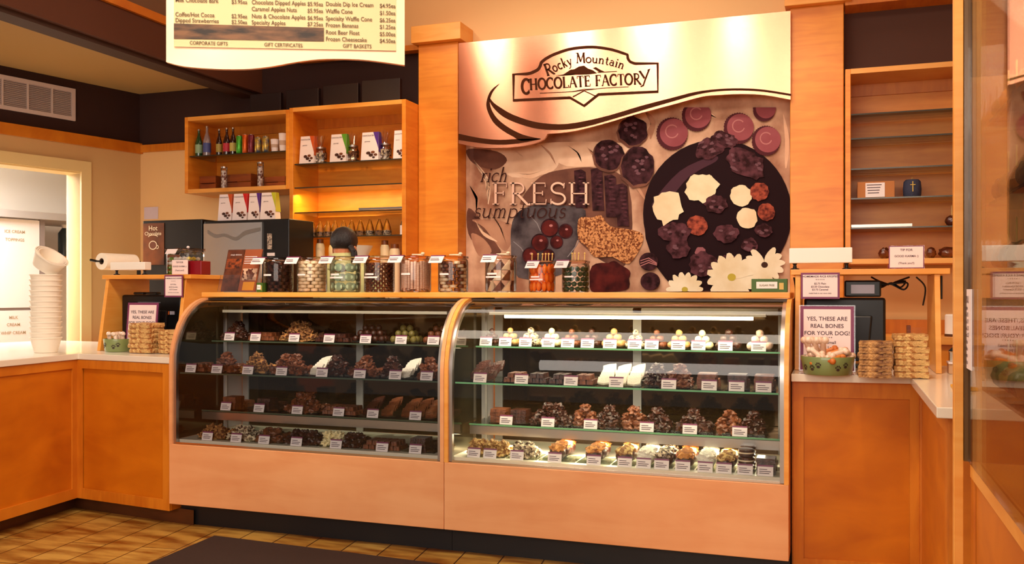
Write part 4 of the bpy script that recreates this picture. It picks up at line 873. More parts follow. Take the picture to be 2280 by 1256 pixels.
# ------------------------------------------------------------------ open till stands on both counters
def stand(xl, xr, yf, label):
    t = thing('till_stand', label, 'stand', ((xl+xr)/2, yf+.2, .941))
    for x0 in (xl, xr-.024):
        MB().prism([(yf-.075, .941), (yf+.36, .941), (yf+.36, 1.384), (yf, 1.384)], lambda u, v, q: (q, u, v), x0, x0+.024).build('side_panel', MAPLE_L, t, True, bevel=.002)
    MB().box(xl-.02, xr+.04, yf-.012, yf+.38, 1.3845, 1.41).build('top_board', MAPLE_L, t, True, bevel=.002); return t
sxl, sxr = at(236, 650, 4.60).x, at(415, 650, 4.60).x
stand(sxl, sxr, 4.60, 'open maple till stand with slanted sides on the left counter')
stand(-.195, .43, 4.57, 'open maple till stand with slanted sides on the right counter')
ST = 1.4105
# framed signs
def sign(nm, label, x, y, z, w_, h, lines, tilt=0, border=PURPLE, clear=.006, bw=.014, cat='sign'):
    t = thing(nm, label, cat, (x, y, z)); t.rotation_euler = (-tilt, 0, 0)
    MB().box(-w_/2-clear, w_/2+clear, .0, .006, 0, h+clear*2).build('acrylic_holder', glass('holder_clear', (.97, .95, .97), 1), t)
    MB().box(-w_/2, w_/2, -.002, -.0005, clear, h+clear).build('border_sheet', border, t)
    MB().box(-w_/2+bw, w_/2-bw, -.0035, -.0021, clear+bw, h+clear-bw).build('paper', PAPER, t)
    m = MB().use(INK)
    for s_, sz, zz in lines: m.text(s_, sz, lambda u, v: (u, -.0045, zz+v))
    m.build('lettering', None, t); return t
def bones(x, y, label): return sign('bone_sign', label, x, y, .9415, .232, .292, [('YES, THESE ARE', .0255, .232), ('REAL BONES', .0255, .199), ('FOR YOUR DOG!', .0255, .166), ('* * * * *', .014, .148), ('$.95 Small', .019, .126), ('$1.75 Large', .019, .102), ('* * * * *', .014, .086)], .10)
bones(at(312, 700, 4.56).x, 4.56, 'purple bordered real dog bones sign on the left counter'); bones(at(1841, 700, 4.42).x, 4.44, 'purple bordered real dog bones sign on the right counter')
def rks(x, y, z, w_, h, label): return sign('price_sign', label, x, y, z, w_, h, [('HOMEMADE RICE KRISPIES', w_*.079, h*.83), ('* * * * *', w_*.07, h*.70), ('$2.75 Plain', w_*.07, h*.56), ('$3.50 Chocolate', w_*.07, h*.44), ('$3.75 Caramel', w_*.07, h*.33), ('made fresh in our store daily', w_*.05, h*.2)], 0, PURPLE, .001, .009)
p = at(387, 662, 4.575); rks(p.x, 4.575, p.z, .136, .133, 'small purple bordered price sign hanging from the left till stand')
p = at(1826, 666, 4.54); rks(p.x, 4.545, p.z, .172, .122, 'small purple bordered price sign hanging from the right till stand')
def tips(x, y, z, label, block):
    t = sign('tip_sign', label, x, y, z, .118 if block else .150, .088 if block else .104, [('TIP FOR', .015, .070 if block else .082), ('GOOD KARMA :)', .0135, .046 if block else .054), ('(Thank you!!)', .0125, .022)], 0, PAPER if block else PURPLE, .002, .004); return t
RED_ = mat('dark_red_plastic', (134, 12, 26), .3)
p = at(401, 606, 4.66); tips(p.x, 4.66, ST, 'white tip for good karma sign on the left till stand', True)
p = at(438, 606, 4.72); MB().box(p.x-.062, p.x+.058, 4.69, 4.78, ST, ST+.085).use(RED_).build('tip_box', RED_, bevel=.004, tagd=('dark red tip box behind the sign on the left till stand', 'box'))
p = at(2018, 603, 4.62); tips(p.x, 4.62, ST, 'purple bordered tip for good karma sign on the right till stand', False)
MB().box(p.x-.078, p.x+.078, 4.63, 4.70, ST, ST+.02).build('tip_tray', RED_, bevel=.003, tagd=('flat red tip tray behind the sign on the right till stand', 'tray'))
# white customer light bars on two black feet
def bar(px0, px1, y, h, label):
    a, b = at(px0, 590, y).x, at(px1, 590, y).x; t = thing('counter_display', label, 'display', ((a+b)/2, y+.03, ST))
    MB().box(a, b, y, y+.06, ST+.030, ST+.030+h).build('casing', WHITE, t, True, bevel=.004)
    for x in (a+.025, b-.025):
        MB().lathe((x, y+.03, ST), [(.020, 0), (.020, .005), (.009, .009), (.007, .022), (.012, .030)], 16).build('foot', BLACK, t, True, smooth=True)
bar(245, 322, 4.62, .050, 'white customer display bar on two black feet, left till stand'); bar(1757, 1898, 4.60, .072, 'white customer display bar on two black feet, right till stand')
# paper towel roll
t = thing('paper_towel_roll', 'white paper towel roll lying on the left till stand top', 'paper towels', (0, 0, 0)); p0 = at(236, 582, 4.72)
p0 = at(226, 582, 4.64); t.location = (p0.x, 4.64, p0.z); r_ = .053; dv = (.9397, .342)
def tw(x, y, z): return (x*.55+y*.83, x*-.0+y*.0+x*.83-y*.55, z)
def roll_part(prof):
    mb = MB(); seg = 28; vs = []; fs = []
    ax = Vector((.08, 1, 0)).normalized(); up = Vector((0, 0, 1)); sd_ = ax.cross(up)
    for r2, d in prof:
        for i in range(seg):
            a = 2*math.pi*i/seg; vs.append(ax*d+sd_*math.cos(a)*r2+up*math.sin(a)*r2)
    for j in range(len(prof)-1):
        for i in range(seg): fs.append((j*seg+i, j*seg+(i+1) % seg, (j+1)*seg+(i+1) % seg, (j+1)*seg+i))
    return mb.add(vs, fs)
roll_part([(.020, 0), (r_, 0), (r_, .26), (.020, .26), (.020, 0)]).build('sheets', mat('towel_white', (250, 240, 222), .9, bump=.3), t, smooth=True)
roll_part([(.020, .001), (.018, .001), (.018, .26), (.020, .26)]).build('cardboard_core', mat('core_brown', (110, 80, 60), .8), t, smooth=True)
roll_part([(.0, -.05), (.006, -.05), (.006, .30), (.0, .30)]).build('holder_rod', BLACK, t, smooth=True)
MB().tube([(-.0, -.045, 0), (-.04, -.05, .008)], .008, 8).build('rod_knob', BLACK, t)
MB().box(.01, .035, .30, .31, -(p0.z-ST)+.001, .01).box(-.02, .07, .26, .34, -(p0.z-ST)+.0005, -(p0.z-ST)+.008).build('holder_post', BLACK, t)
# jar of mints on the left stand
p = at(399, 600, 4.80); t = thing('candy_jar', 'clear tub of white and green mints on the left till stand', 'jar', (p.x, 4.86, ST))
MB().box(-.092, .092, -.08, .08, 0, .155).build('jar_body', ACR, t, bevel=.02); MB().box(-.094, .094, -.082, .082, .1555, .170).build('lid', LIDM, t, bevel=.004); MB().ball((.02, 0, .178), .010).build('knob', CARDM, t, smooth=True)
MB().prism([(-.09, -.03), (-.01, -.03), (.01, .0), (-.07, .0)], lambda u, v, q: (u, q, v+.165), -.085, -.0835).build('price_tag', CARDM, t)
mk_ = {n_: piece('wrapped_mint', m, MB().ball((0, 0, .014), (.017, .015, .013), 1, .2, 3, 5), False) for n_, m in (('white', WHITE), ('green', mat('mint_bright_green', (110, 150, 40), .4)), ('yellow', mat('mint_yellow', (228, 200, 60), .4)))}
rr = random.Random(3)
for L in range(4):
    for i in range(5):
        for j in range(3):
            n_ = rr.choice(['white', 'white', 'white', 'green', 'yellow'] if L > 1 else ['green', 'green', 'white'])
            mk_[n_].put((p.x-.066+i*.033, 4.86-.05+j*.045, ST+.006+L*.0285), rr.uniform(0, 6), n_+' wrapped mint inside the tub on the left till stand', n_+' mints in the tub')
# tills
def till(x, y, z0, w_, h, label, disp):
    t = thing('till_monitor', label, 'till', (x, y, z0))
    MB().box(-w_/2, w_/2, 0, .04, .06, .06+h).build('screen_back', BLACK, t, bevel=.012)
    MB().prism([(-.05, .03), (.05, .03), (.07, .25), (-.07, .25)], lambda u, v, q: (u+w_*.15, -.022+q, v), 0, .021).build('rear_cover', mat('till_charcoal', (26, 24, 26), .25), t, bevel=.008)
    MB().box(-.09, .09, -.02, .12, 0, .018).build('base', BLACK, t, bevel=.006); MB().box(-.03, .03, .041, .08, .0185, .2).build('neck', BLACK, t)
    if disp:
        MB().box(-.0, .165, .0, .04, .06+h+.003, .06+h+.083).build('rear_display', BLACK, t, bevel=.008).name = 'rear_display'
        MB().box(.03, .135, -.003, -.001, .06+h+.020, .06+h+.062).build('display_window', mat('display_glass', (190, 186, 205), .2), t)
    return t
t = till((sxl+sxr)/2-.045, 4.70, .9415, .46, .285, 'black till monitor under the left till stand', False)
for i, (dx, c) in enumerate(((.08, (210, 205, 190)), (.125, (226, 110, 40)), (.165, (190, 190, 205)))):
    MB().box(dx-.017, dx+.017, -.0035, -.0005, .222, .243).build('card_sticker', mat('sticker%d' % i, c, .4), t)
for dx in (-.10, .0): MB().box(dx-.04, dx+.04, .0, .05, .346, .362).build('top_cap', BLACK, t, bevel=.007)
till(at(1880, 700, 4.72).x, 4.72, .9415, .37, .275, 'black till monitor under the right till stand', True)
# cables
def cable(pts, r_, m, label): MB().tube(smooth_pts3(pts), r_).build('cable', m, tagd=(label, 'cable'), smooth=True)
def smooth_pts3(p, k=5):
    out = []; g = lambda i: p[max(0, min(len(p)-1, i))]
    for i in range(len(p)-1):
        for j in range(k):
            t_ = j/k; q0, q1, q2, q3 = g(i-1), g(i), g(i+1), g(i+2)
            out.append(tuple(.5*(2*q1[a]+(q2[a]-q0[a])*t_+(2*q0[a]-5*q1[a]+4*q2[a]-q3[a])*t_*t_+(3*q1[a]-q0[a]-3*q2[a]+q3[a])*t_**3) for a in range(3)))
    return out+[tuple(p[-1])]
A = lambda px, py, Y: tuple(at(px, py, Y))
cable([A(262, 616, 4.78), A(266, 650, 4.78), A(258, 700, 4.77), A(260, 735, 4.77)], .004, mat('cable_white', (225, 210, 190), .5), 'white cable hanging beside the left till')
cable([A(268, 618, 4.90), A(290, 650, 4.92), A(330, 665, 4.95)], .003, mat('cable_white', ()), 'thin white cable behind the left till')
cable([A(1940, 617, 4.86), A(1955, 625, 4.84), A(1978, 634, 4.83), A(1948, 628, 4.80), A(1952, 643, 4.80), A(1980, 632, 4.83), A(2012, 645, 4.80), A(2020, 630, 4.80), A(1985, 632, 4.82), A(1950, 636, 4.81), A(1962, 640, 4.80), A(1985, 630, 4.83), A(2005, 640, 4.81), A(2016, 626, 4.81), A(1990, 630, 4.84), A(2025, 617, 4.86)], .0045, BLACK, 'bundled black cable hanging under the right till stand')
cable([A(1768, 618, 4.70), A(1772, 650, 4.72), A(1768, 700, 4.72), A(1775, 760, 4.72)], .005, BLACK, 'black cable hanging left of the right till')
cable([A(2040, 617, 4.80), A(2060, 640, 4.82), A(2055, 680, 4.85)], .004, BLACK, 'short black cable hanging right of the cable bundle')
MB().box(.445, .455, 4.72, 4.74, 1.27, 1.38).build('cable_plug', BLACK, bevel=.003, tagd=('black plug hanging beside the right stand leg', 'plug'))
# dog bowls with bones
GB = mat('bowl_green', (128, 142, 86), .35, coat=.4)
def bowl(px, py, r_, h, label, n, cols):
    c = onz(px, py, .941); c = Vector((c.x, c.y+r_*.86, .9412)); t = thing('dog_bowl', label, 'bowl', c)
    prof = [(0, .0), (r_*.86, 0), (r_*.90, .006), (r_, h-.004), (r_*.985, h), (r_*.95, h-.002), (r_*.82, .012), (0, .012)]
    MB().lathe((0, 0, 0), prof, 36, cap=False).build('bowl_body', GB, t, smooth=True)
    pw = MB()
    for a in (-.62, -.35, .42, .75, -1.0):
        def pf(u, v):
            an = -math.pi/2+YAW*0+a+u/r_; k = r_*(.90+.10*(v/h))+.0012; return (k*math.cos(an), k*math.sin(an), v)
        zc_ = h*.45+(.008 if int(a*10) % 2 else -.004)
        for (u, v, ru, rv) in ((0, -.006, .0085, .0065), (-.010, .003, .0034, .0045), (-.004, .009, .0034, .0045), (.004, .009, .0034, .0045), (.010, .003, .0034, .0045)):
            pts = [pf(u+ru*math.cos(k*.785), zc_+v+rv*math.sin(k*.785)) for k in range(8)]; pw.add(pts, [list(range(8))])
    pw.build('paw_prints', mat('paw_dark', (58, 42, 34), .6), t)
    return c
def bone_mesh(L, r_): return MB().tube([(-L/2, 0, 0), (0, 0, .001), (L/2, 0, 0)], r_, 10).ball((-L/2, r_*.8, 0), r_*1.25, 2).ball((-L/2, -r_*.8, 0), r_*1.25, 2).ball((L/2, r_*.8, 0), r_*1.25, 2).ball((L/2, -r_*.8, 0), r_*1.25, 2)
BW = mat('bone_wrapped', (248, 226, 206), .35, coat=.5, rgb2=(222, 180, 150), noise_scale=25); BO = mat('bone_toasted', (226, 140, 60), .5, rgb2=(190, 96, 30), noise_scale=30)
def bonek(m): return Kind(tag(bone_mesh(.075, .0115).build('dog_bone', m, origin=(0, 0, 0), smooth=True), 'x', 'dog bone'))
bw, bo = bonek(BW), bonek(BO)
c = bowl(243, 784, .083, .078, 'green dog bowl with paw prints and bones on the left counter', 3, 0)
for i, (dx, dy, a) in enumerate(((-.045, -.02, .2), (.0, .01, -.2), (.045, -.01, .3), (-.01, .045, -.1), (.02, -.04, 0))):
    bw.put((c.x+dx, c.y+dy, .9412+.070), label='pale dog bone upright in the left green bowl', group='bones in the left bowl', rot=(0, R(80)+a*.4, a*4))
c = bowl(1842, 837, .114, .080, 'large green dog bowl with paw prints and bones, right counter', 8, 0)
for i in range(22):
    rr = random.Random(i+3); an = i*2.4; q = .018+.07*((i % 11)/11)
    (bo if i % 3 == 1 else bw).put((c.x+q*math.cos(an), c.y+q*math.sin(an), .9412+.050+.022*(i//8)), label='%s dog bone heaped in the large bowl, right counter' % ('toasted orange' if i % 3 == 1 else 'pale'), group='%s bones in the right bowl' % ('toasted' if i % 3 == 1 else 'pale'), rot=(rr.uniform(-.3, .3), rr.uniform(-.5, .5), rr.uniform(0, 6)))
for i in range(3): bw.put((c.x-.078+i*.030, c.y-.02, .9412+.112), label='tall pale dog bone leaning at the left of the large bowl', group='leaning bones in the right bowl', rot=(0, R(62), R(60+i*12)), scale=1.15)
# crisped cereal treats in stacks
def treat(w_, d_, h, m, nm='cereal_treat'):
    mb = MB(); nx, ny = 12, 6; rnd = random.Random(int(w_*1000)); vs = []; fs = []
    bmx = bmesh.new(); bmesh.ops.create_cube(bmx, size=1); bmesh.ops.subdivide_edges(bmx, edges=bmx.edges[:], cuts=7, use_grid_fill=True)
    V = []
    for v in bmx.verts:
        k = noise.noise(Vector((v.co.x*w_*90, v.co.y*d_*90, v.co.z*h*90)))*.0028+noise.noise(v.co*3+Vector((w_*50, 0, 0)))*.003
        e = 1-.025*(abs(v.co.z)*2)**4; V.append((v.co.x*w_*e+k, v.co.y*d_*e+k, (v.co.z+.5+0)*h*.95+k*.7+.002))
    F_ = [[v.index for v in f_.verts] for f_ in bmx.faces]; bmx.free(); mb.add(V, F_)
    return Kind(tag(mb.build(nm, m, origin=(0, 0, 0), smooth=True), 'x', 'treat'))
CH_TOP = mat('cereal_chocolate', (214, 160, 96), .5, rgb2=(96, 50, 28), noise_scale=34, bump=.9, bscale=110)
def stack(px0, px1, pyb, n, h, nm, side, K, dback=0, yfix=None):
    a = onz(px0, pyb, .941); b = onz(px1, pyb, .941); w_ = b.x-a.x; y = (a.y+b.y)/2+.06+dback
    k_ = treat(w_*.97, .12, h, K)
    for i in range(n):
        rr = random.Random(i*7+int(px0)); lab = '%s crisped cereal treat, %s from bottom of the %s' % (nm, ORD[i], side)
        k_.put(((a.x+b.x)/2+rr.uniform(-.004, .004), y+rr.uniform(-.004, .004), .9415+i*h), rr.uniform(-.05, .05), lab, 'treats in the '+side)
stack(277, 344, 787, 6, .0295, 'golden', 'left counter stack beside the bowl', CEREAL)
stack(345, 403, 788, 5, .0275, 'golden', 'left counter stack beside the case', CEREAL)
stack(370, 412, 772, 7, .030, 'golden', 'rear left counter stack', CEREAL, .02)
stack(1912, 1988, 843, 6, .0255, 'chocolate streaked', 'shorter right counter stack', CH_TOP)
stack(1992, 2068, 843, 7, .0262, 'golden', 'taller right counter stack', CEREAL)
# stacked paper cups
def cupstack(x, y, z, r_, n, dz, label_f, grp, lean=None):
    cp = MB().lathe((0, 0, 0), [(0, .002), (r_*.72, 0), (r_*.98, .085), (r_*1.03, .085), (r_*1.03, .091), (r_*.95, .091), (r_*.69, .006), (0, .006)], 28, cap=False).build('paper_cup', mat('cup_white', (250, 240, 224), .55), origin=(0, 0, 0), smooth=True)
    k_ = Kind(tag(cp, 'x', 'cup'))
    for i in range(n):
        rr = random.Random(i); o = k_.put((x+rr.uniform(-.001, .001), y, z+i*dz), label=label_f % ORD[i % 14] if '%s' in label_f else label_f, group=grp)
    if lean:
        for i in range(3): k_.put((x-.02+i*.012, y, z+n*dz+.075-i*.006+.03), label='white paper cup lying tilted on top of the counter stack', group='tilted cups on the stack', rot=(0, R(38), 0))
c = onz(80, 786, .941); r_ = 33*c.length and .094
zz = ray(80)[1]; dist = c.y/zz; r_ = 34*dist/F
cupstack(c.x, c.y+r_*.8, .941, r_*.97, 13, .0315, 'white paper cup, %s from bottom of the counter stack', 'paper cups in the tall counter stack', True)
# back room
q = LW(sJ+.15, 1.95, 0)
fz = thing('tall_white_fridge', 'tall white double fridge in the bright back room', 'fridge', LW(1.0, 1.9, 0))
def lboxw(nm, m, par, *a): lbox(MB(), *a).build(nm, m, par, True)
def px_s(px, t_):   # s on a plane parallel to the left wall at depth t_
    d = ray(px); o0 = C0+td*t_; a = sd.x*d[1]-sd.y*d[0]; return (o0.y*d[0]-o0.x*d[1])/a
def px_z(px, py, t_): 
    p = C0+td*t_+sd*px_s(px, t_); return EYE+(HZ-py)/F*p.y/ray(px)[1]
tF = 1.2; sR = px_s(100, tF); zT = px_z(60, 487, tF); zM = px_z(60, 688, tF)
WPAN = mat('fridge_white', (236, 232, 232), .35)
lboxw('body', WPAN, fz, sR+.001, sR+2.2, tF+.03, tF+.6, 0, zT); lboxw('upper_door', WPAN, fz, sR+.05, sR+2.2, tF, tF+.029, zM+.012, zT-.01); lboxw('lower_door', WPAN, fz, sR+.05, sR+2.2, tF, tF+.029, .1, zM-.012)
lboxw('door_gasket', mat('gasket_grey', (140, 128, 124), .5), fz, sR+.001, sR+.045, tF, tF+.029, .1, zT); lboxw('door_gap', mat('gasket_grey', ()), fz, sR+.05, sR+2.2, tF+.01, tF+.029, zM-.011, zM+.011)
mat('fridge_print', (170, 150, 120), .6)
for s_, px, py in (('ICE CREAM', 33, 519), ('TOPPINGS', 33, 537), ('MILK', 30, 710), ('CREAM', 30, 726), ('WHIP CREAM', 30, 744)):
    o0 = Vector(LW(px_s(px, tF-.002), tF-.002, px_z(px, py, tF-.002))); MB().use(mat('fridge_print', ())).text(s_, .036, lambda u, v: tuple(o0-sd*u+Vector((0, 0, v)))).build('door_lettering', None, fz, True)
lboxw_o = lbox(MB(), -1.1, 3.5, 1.15, 1.9, px_z(60, 486, 1.15), px_z(60, 470, 1.15)).build('trim_7', mat('back_rail_grey', (176, 172, 170), .4)); struct(lboxw_o)
lbox(MB(), sR-.9, sR-.02, 1.5, 1.9, 1.62, 1.64).build('back_shelf', MAPLE, tagd=('small wooden shelf on the back room wall', 'shelf'))
b_ = thing('bottle', 'dark teal bottle with pale cap on the back room shelf', 'bottle', LW(px_s(143, 1.6), 1.6, 1.6405))
MB().lathe((0, 0, 0), [(.055, 0), (.055, .22), (.02, .27)], 20).build('bottle_body', mat('teal_dark', (50, 66, 74), .3), b_, smooth=True); MB().lathe((0, 0, .2705), [(.022, 0), (.03, .07), (.012, .12)], 14).build('cap', WHITE, b_, smooth=True)
lp = thing('ceiling_lamp', 'bright white ceiling panel lamp in the back room', 'lamp', LW(2.2, 1.0, 2.58)); lboxw('diffuser', mat('lamp_glow', (255, 246, 228), .5, emit=5), lp, 1.2, 3.2, .5, 1.4, 2.575, 2.60); lboxw('lamp_frame', WHITE, lp, 1.15, 3.25, .45, 1.45, 2.601, 2.618)
# ------------------------------------------------------------------ machines on the back counter
ZB = .9205
a, b = at(318, 600, 5.50).x, at(450, 600, 5.50).x; zt = at(380, 490, 5.5).z
t = thing('hot_chocolate_machine', 'black hot chocolate machine with cup picture on the back counter', 'drinks machine', ((a+b)/2, 5.6, ZB))
MB().box(a, b, 5.50, 5.88, ZB, zt).build('cabinet', BLACK, t, True, bevel=.006); m_ = at(366, 600, 5.5).x
MB().box(a+.006, m_, 5.496, 5.499, at(340, 590, 5.5).z, zt-.02).build('front_panel', mat('panel_cocoa', (60, 26, 12), .35, rgb2=(130, 66, 22), noise_scale=5), t, True)
lt = MB().use(mat('print_cream', (238, 216, 180), .5)); z1 = at(340, 513, 5.49).z
lt.text('Hot', .05, lambda u, v: ((a+m_)/2+u, 5.494, z1+.0+v)); lt.text('Chocolate', .036, lambda u, v: ((a+m_)/2+u, 5.494, z1-.035+v))
zc_ = at(340, 546, 5.49).z; ribbon(lt, arc((a+m_)/2, zc_, .034, .030, 0, 360, 18), .006, lambda u, v: (u, 5.493, v)); ribbon(lt, arc((a+m_)/2+.038, zc_-.014, .012, .012, 90, -120, 8), .005, lambda u, v: (u, 5.493, v)); ribbon(lt, arc((a+m_)/2, zc_+.055, .045, .02, 20, 160, 8), .006, lambda u, v: (u, 5.493, v))
lt.build('printed_logo', None, t, True); MB().lathe(((a+m_)/2, 5.4945, zc_), [(0, 0), (.030, 0), (.030, .001), (0, .001)], 18, 'y').build('cocoa_picture', mat('cocoa', (110, 50, 20), .4), t, True)
a, b = at(452, 600, 5.46).x, at(583, 600, 5.46).x; zt = at(520, 490, 5.46).z
t = thing('steel_drinks_machine', 'drinks machine with shiny steel front under the soda cabinet', 'drinks machine', ((a+b)/2, 5.6, ZB))
MB().box(a, at(641, 600, 5.46).x, 5.475, 5.79, ZB, zt).build('cabinet', BLACK, t, True, bevel=.005)
fp = MB(); nx = 10
pts = [(a, ZB+.01)]+[(b-.012, ZB+.01), (b-.012, zt-.02)]+[(a+(b-.012-a)*(1-k/14), zt-.02) for k in range(1, 14)]+[(a, zt-.02)]
fp.prism(pts, lambda u, v, q: (u, q, v), 5.466, 5.474).build('steel_front', mat('machine_steel', (210, 206, 204), .22, .85), t, True)
sw = smooth_pts([(462, 512), (480, 522), (500, 520), (525, 528), (545, 514), (580, 506)], 4); s2 = smooth_pts([(462, 520), (480, 530), (500, 527), (525, 536), (545, 524), (580, 514)], 4); n = len(sw)
MB().add([A(x, y, 5.4645) for x, y in sw+s2], [(i, i+1, n+i+1, n+i) for i in range(n-1)]).build('wave_emblem', mat('wave_grey', (150, 144, 140), .3, .6), t, True)
MB().box(b-.011, b, 5.462, 5.4745, ZB+.01, zt-.02).build('handle_edge', CHROME, t, True)
x0_ = at(600, 500, 5.47).x; MB().box(x0_-.018, x0_+.018, 5.470, 5.4745, at(600, 555, 5.47).z, at(600, 520, 5.47).z).build('control_labels', mat('control_print', (220, 200, 180), .5, rgb2=(60, 50, 50), noise_scale=60), t, True)
x0_ = at(603, 500, 5.47).x; MB().box(x0_-.03, x0_+.03, 5.470, 5.4745, at(600, 570, 5.47).z, at(600, 563, 5.47).z).build('card_slot_label', CARDM, t, True)
p = at(336, 488, YB-.005); MB().box(p.x-.07, p.x+.07, YB-.004, YB-.001, p.z, p.z+.10).build('wall_notice', mat('notice_paper', (214, 196, 206), .6), tagd=('pale paper notice on the wall above the hot chocolate machine', 'notice'))
# picture boxes (tall gift cartons)
def carton(w_, h, col, name_col):
    t = thing('gift_carton', 'x', 'carton', (0, 0, 0)); d = .07; tw_ = w_*.93
    MB().box(-w_/2, w_/2, 0, d, 0, h, (.93, .5)).build('carton_body', CARDM, t)
    fn = lambda u, v, o=0: (u, -.0012-o+v/h*(d*.25), v)
    mb = MB(); P = [(w_*.16, h), (tw_/2, h), (w_/2*.965, h*.42), (w_*.42, h*.55), (w_*.28, h*.78)]
    mb.prism(P, lambda u, v, q: fn(u, v, -q), 0, .001)
    mb.add([(w_/2+.0012, 0.004, h*.3), (w_/2*.93+.0012, d*.25, h), (w_/2*.93+.0012, d*.72, h), (w_/2+.0012, d, h*.3)], [(0, 1, 2, 3)])
    mb.build('colour_sweep', mat('sweep_'+name_col, col, .45), t)
    m = MB().use(CDARK)
    for i, (u, v, r2) in enumerate(((-.012, .048, .011), (.008, .052, .010), (.0, .034, .011), (.02, .036, .009), (.012, .020, .007))):
        m.use([CDARK, CMILK][i % 2]); m.add([fn(w_*.08+u*w_*13+r2*w_*12*math.cos(k*.785), v*h*5.6+r2*h*5*math.sin(k*.785), .0006+.0002*i) for k in range(8)], [list(range(8))])
    m.build('chocolate_picture', None, t)
    l2 = MB().use(INK); l2.text('CHOCOLATES', w_*.10, lambda u, v: fn(u-w_*.12, h*.86+v, .001)); l2.text('gourmet', w_*.09, lambda u, v: fn(u-w_*.15, h*.66+v, .001)); l2.build('printed_name', None, t); return t
ORG, REDC, PUR, GRN, LIM = (206, 84, 24), (206, 24, 24), (86, 40, 140), (98, 160, 40), (196, 196, 40)
z0 = at(548, 487, 5.52).z; z0 = max(zt+.0005, zt+.0005)
for px0, px1, col, nm in ((484, 515, ORG, 'orange'), (516, 549, REDC, 'red'), (551, 577, PUR, 'purple'), (578, 613, LIM, 'lime')):
    xa, xb = at(px0, 450, 5.52).x, at(px1, 450, 5.52).x; o = carton(xb-xa-.004, .192, col, nm); o.location = ((xa+xb)/2, 5.52, z0)
    tag(o, 'white gift carton with %s sweep standing on the steel drinks machine' % nm, 'carton', 'cartons on the drinks machine')
Z1 = SM[0]+.0005
for px0, px1, py0, col, nm in ((666, 698, 296, ORG, 'orange'), (734, 770, 293, GRN, 'green'), (803, 842, 290, PUR, 'purple'), (875, 908, 285, REDC, 'red')):
    xa, xb = at(px0, 330, 5.85).x, at(px1, 330, 5.85).x; xb = min(xb, -2.87)
    o = carton(xb-xa, .205, col, nm); o.location = ((xa+xb)/2, 5.85, Z1); tag(o, 'white gift carton with %s sweep on the tall unit top shelf' % nm, 'carton', 'cartons on the top shelf')
CELLO = glass('cellophane', (.95, .93, .92), 2.2, .15)
def gift_jar(px, i):
    x = at(px, 330, 5.92).x; t = thing('gift_jar', 'jar of sweets in clear cellophane, %s from left on the top shelf' % ORD[i], 'jar', (x, 5.92, Z1), 0, 'cellophane jars on the top shelf')
    MB().lathe((0, 0, 0), [(0, 0), (.044, 0), (.046, .03), (.046, .085), (.038, .10), (.038, .112)], 20, cap=False).build('glass_jar', ACR, t, smooth=True)
    MB().lathe((0, 0, .003), [(0, 0), (.041, 0), (.042, .03), (.042, .080), (0, .085)], 16, cap=False).build('sweets', SPRINK if i != 1 else NUT, t); MB().cyl((0, 0, .113), .040, .012, 20).build('lid', STEEL, t, smooth=True)
    mb = MB(); n = 14
    for k in range(n):
        a_, b__ = 2*math.pi*k/n, 2*math.pi*(k+1)/n; f2 = lambda an, r2, z: (r2*math.cos(an), r2*math.sin(an), z)
        mb.add([f2(a_, .050, .02), f2(b__, .052, .02), f2(b__, .012, .135), f2(a_, .014, .135), f2(a_, .040*(1+.4*(k % 2)), .21+.012*(k % 3)), f2(b__, .034, .205)], [(0, 1, 2, 3), (3, 2, 5, 4)])
    mb.build('cellophane_wrap', CELLO, t)
for i, px in enumerate((714, 786, 858)): gift_jar(px, i)
# soda bottles, cans and cups in the wall cabinet
ZC = SL[0]+.0005
def bottle(px, h, r_, gm, lm, label, capm=None):
    x = at(px, 320, 5.88).x; t = thing('soda_bottle', label, 'bottle', (x, 5.88, ZC))
    MB().lathe((0, 0, 0), [(0, 0), (r_*.95, 0), (r_, .006), (r_, h*.52), (r_*.8, h*.62), (r_*.36, h*.8), (r_*.33, h*.97), (r_*.4, h*.975)], 18, cap=False).build('bottle_body', gm, t, smooth=True)
    MB().lathe((0, 0, h*.13), [(r_+.0008, 0), (r_+.0008, h*.32)], 18, cap=False).build('label', lm, t, smooth=True); MB().lathe((0, 0, h*.976), [(0, 0), (r_*.46, 0), (r_*.42, .012), (0, .013)], 14, cap=False).build('cap', capm or STEEL, t)
BG = mat('bottle_green', (30, 74, 40), .12, coat=.5); BC = mat('bottle_clear', (150, 130, 130), .1, coat=.6); BBk = mat('bottle_cola', (44, 14, 16), .1, coat=.6)
bottle(443, .205, .028, BG, mat('lab_palegreen', (150, 180, 140), .5), 'green glass soda bottle at the left end of the wall cabinet')
bottle(461, .225, .029, BC, mat('lab_blue', (70, 80, 140), .5), 'clear bottle with blue label in the wall cabinet')
bottle(488, .195, .023, BBk, mat('lab_gold', (170, 150, 70), .5), 'small dark bottle with gold label in the wall cabinet')
bottle(505, .20, .027, BBk, mat('lab_red', (190, 40, 60), .5), 'dark soda bottle with red label in the wall cabinet')
bottle(519, .20, .025, BBk, mat('lab_yellow', (200, 180, 90), .5), 'dark soda bottle with yellow label in the wall cabinet')
def can(px, h, r_, c1, c2, label):
    x = at(px, 320, 5.86).x; t = thing('drink_can', label, 'can', (x, 5.86, ZC))
    MB().lathe((0, 0, 0), [(0, 0), (r_*.8, 0), (r_, .008), (r_, h-.008), (r_*.85, h)], 20, cap=False).build('can_body', mat('can_'+label[:12].replace(' ', '_'), c1, .3, .4, rgb2=c2, noise_scale=30), t, smooth=True); MB().cyl((0, 0, h), r_*.85, .002, 20).build('can_lid', STEEL, t)
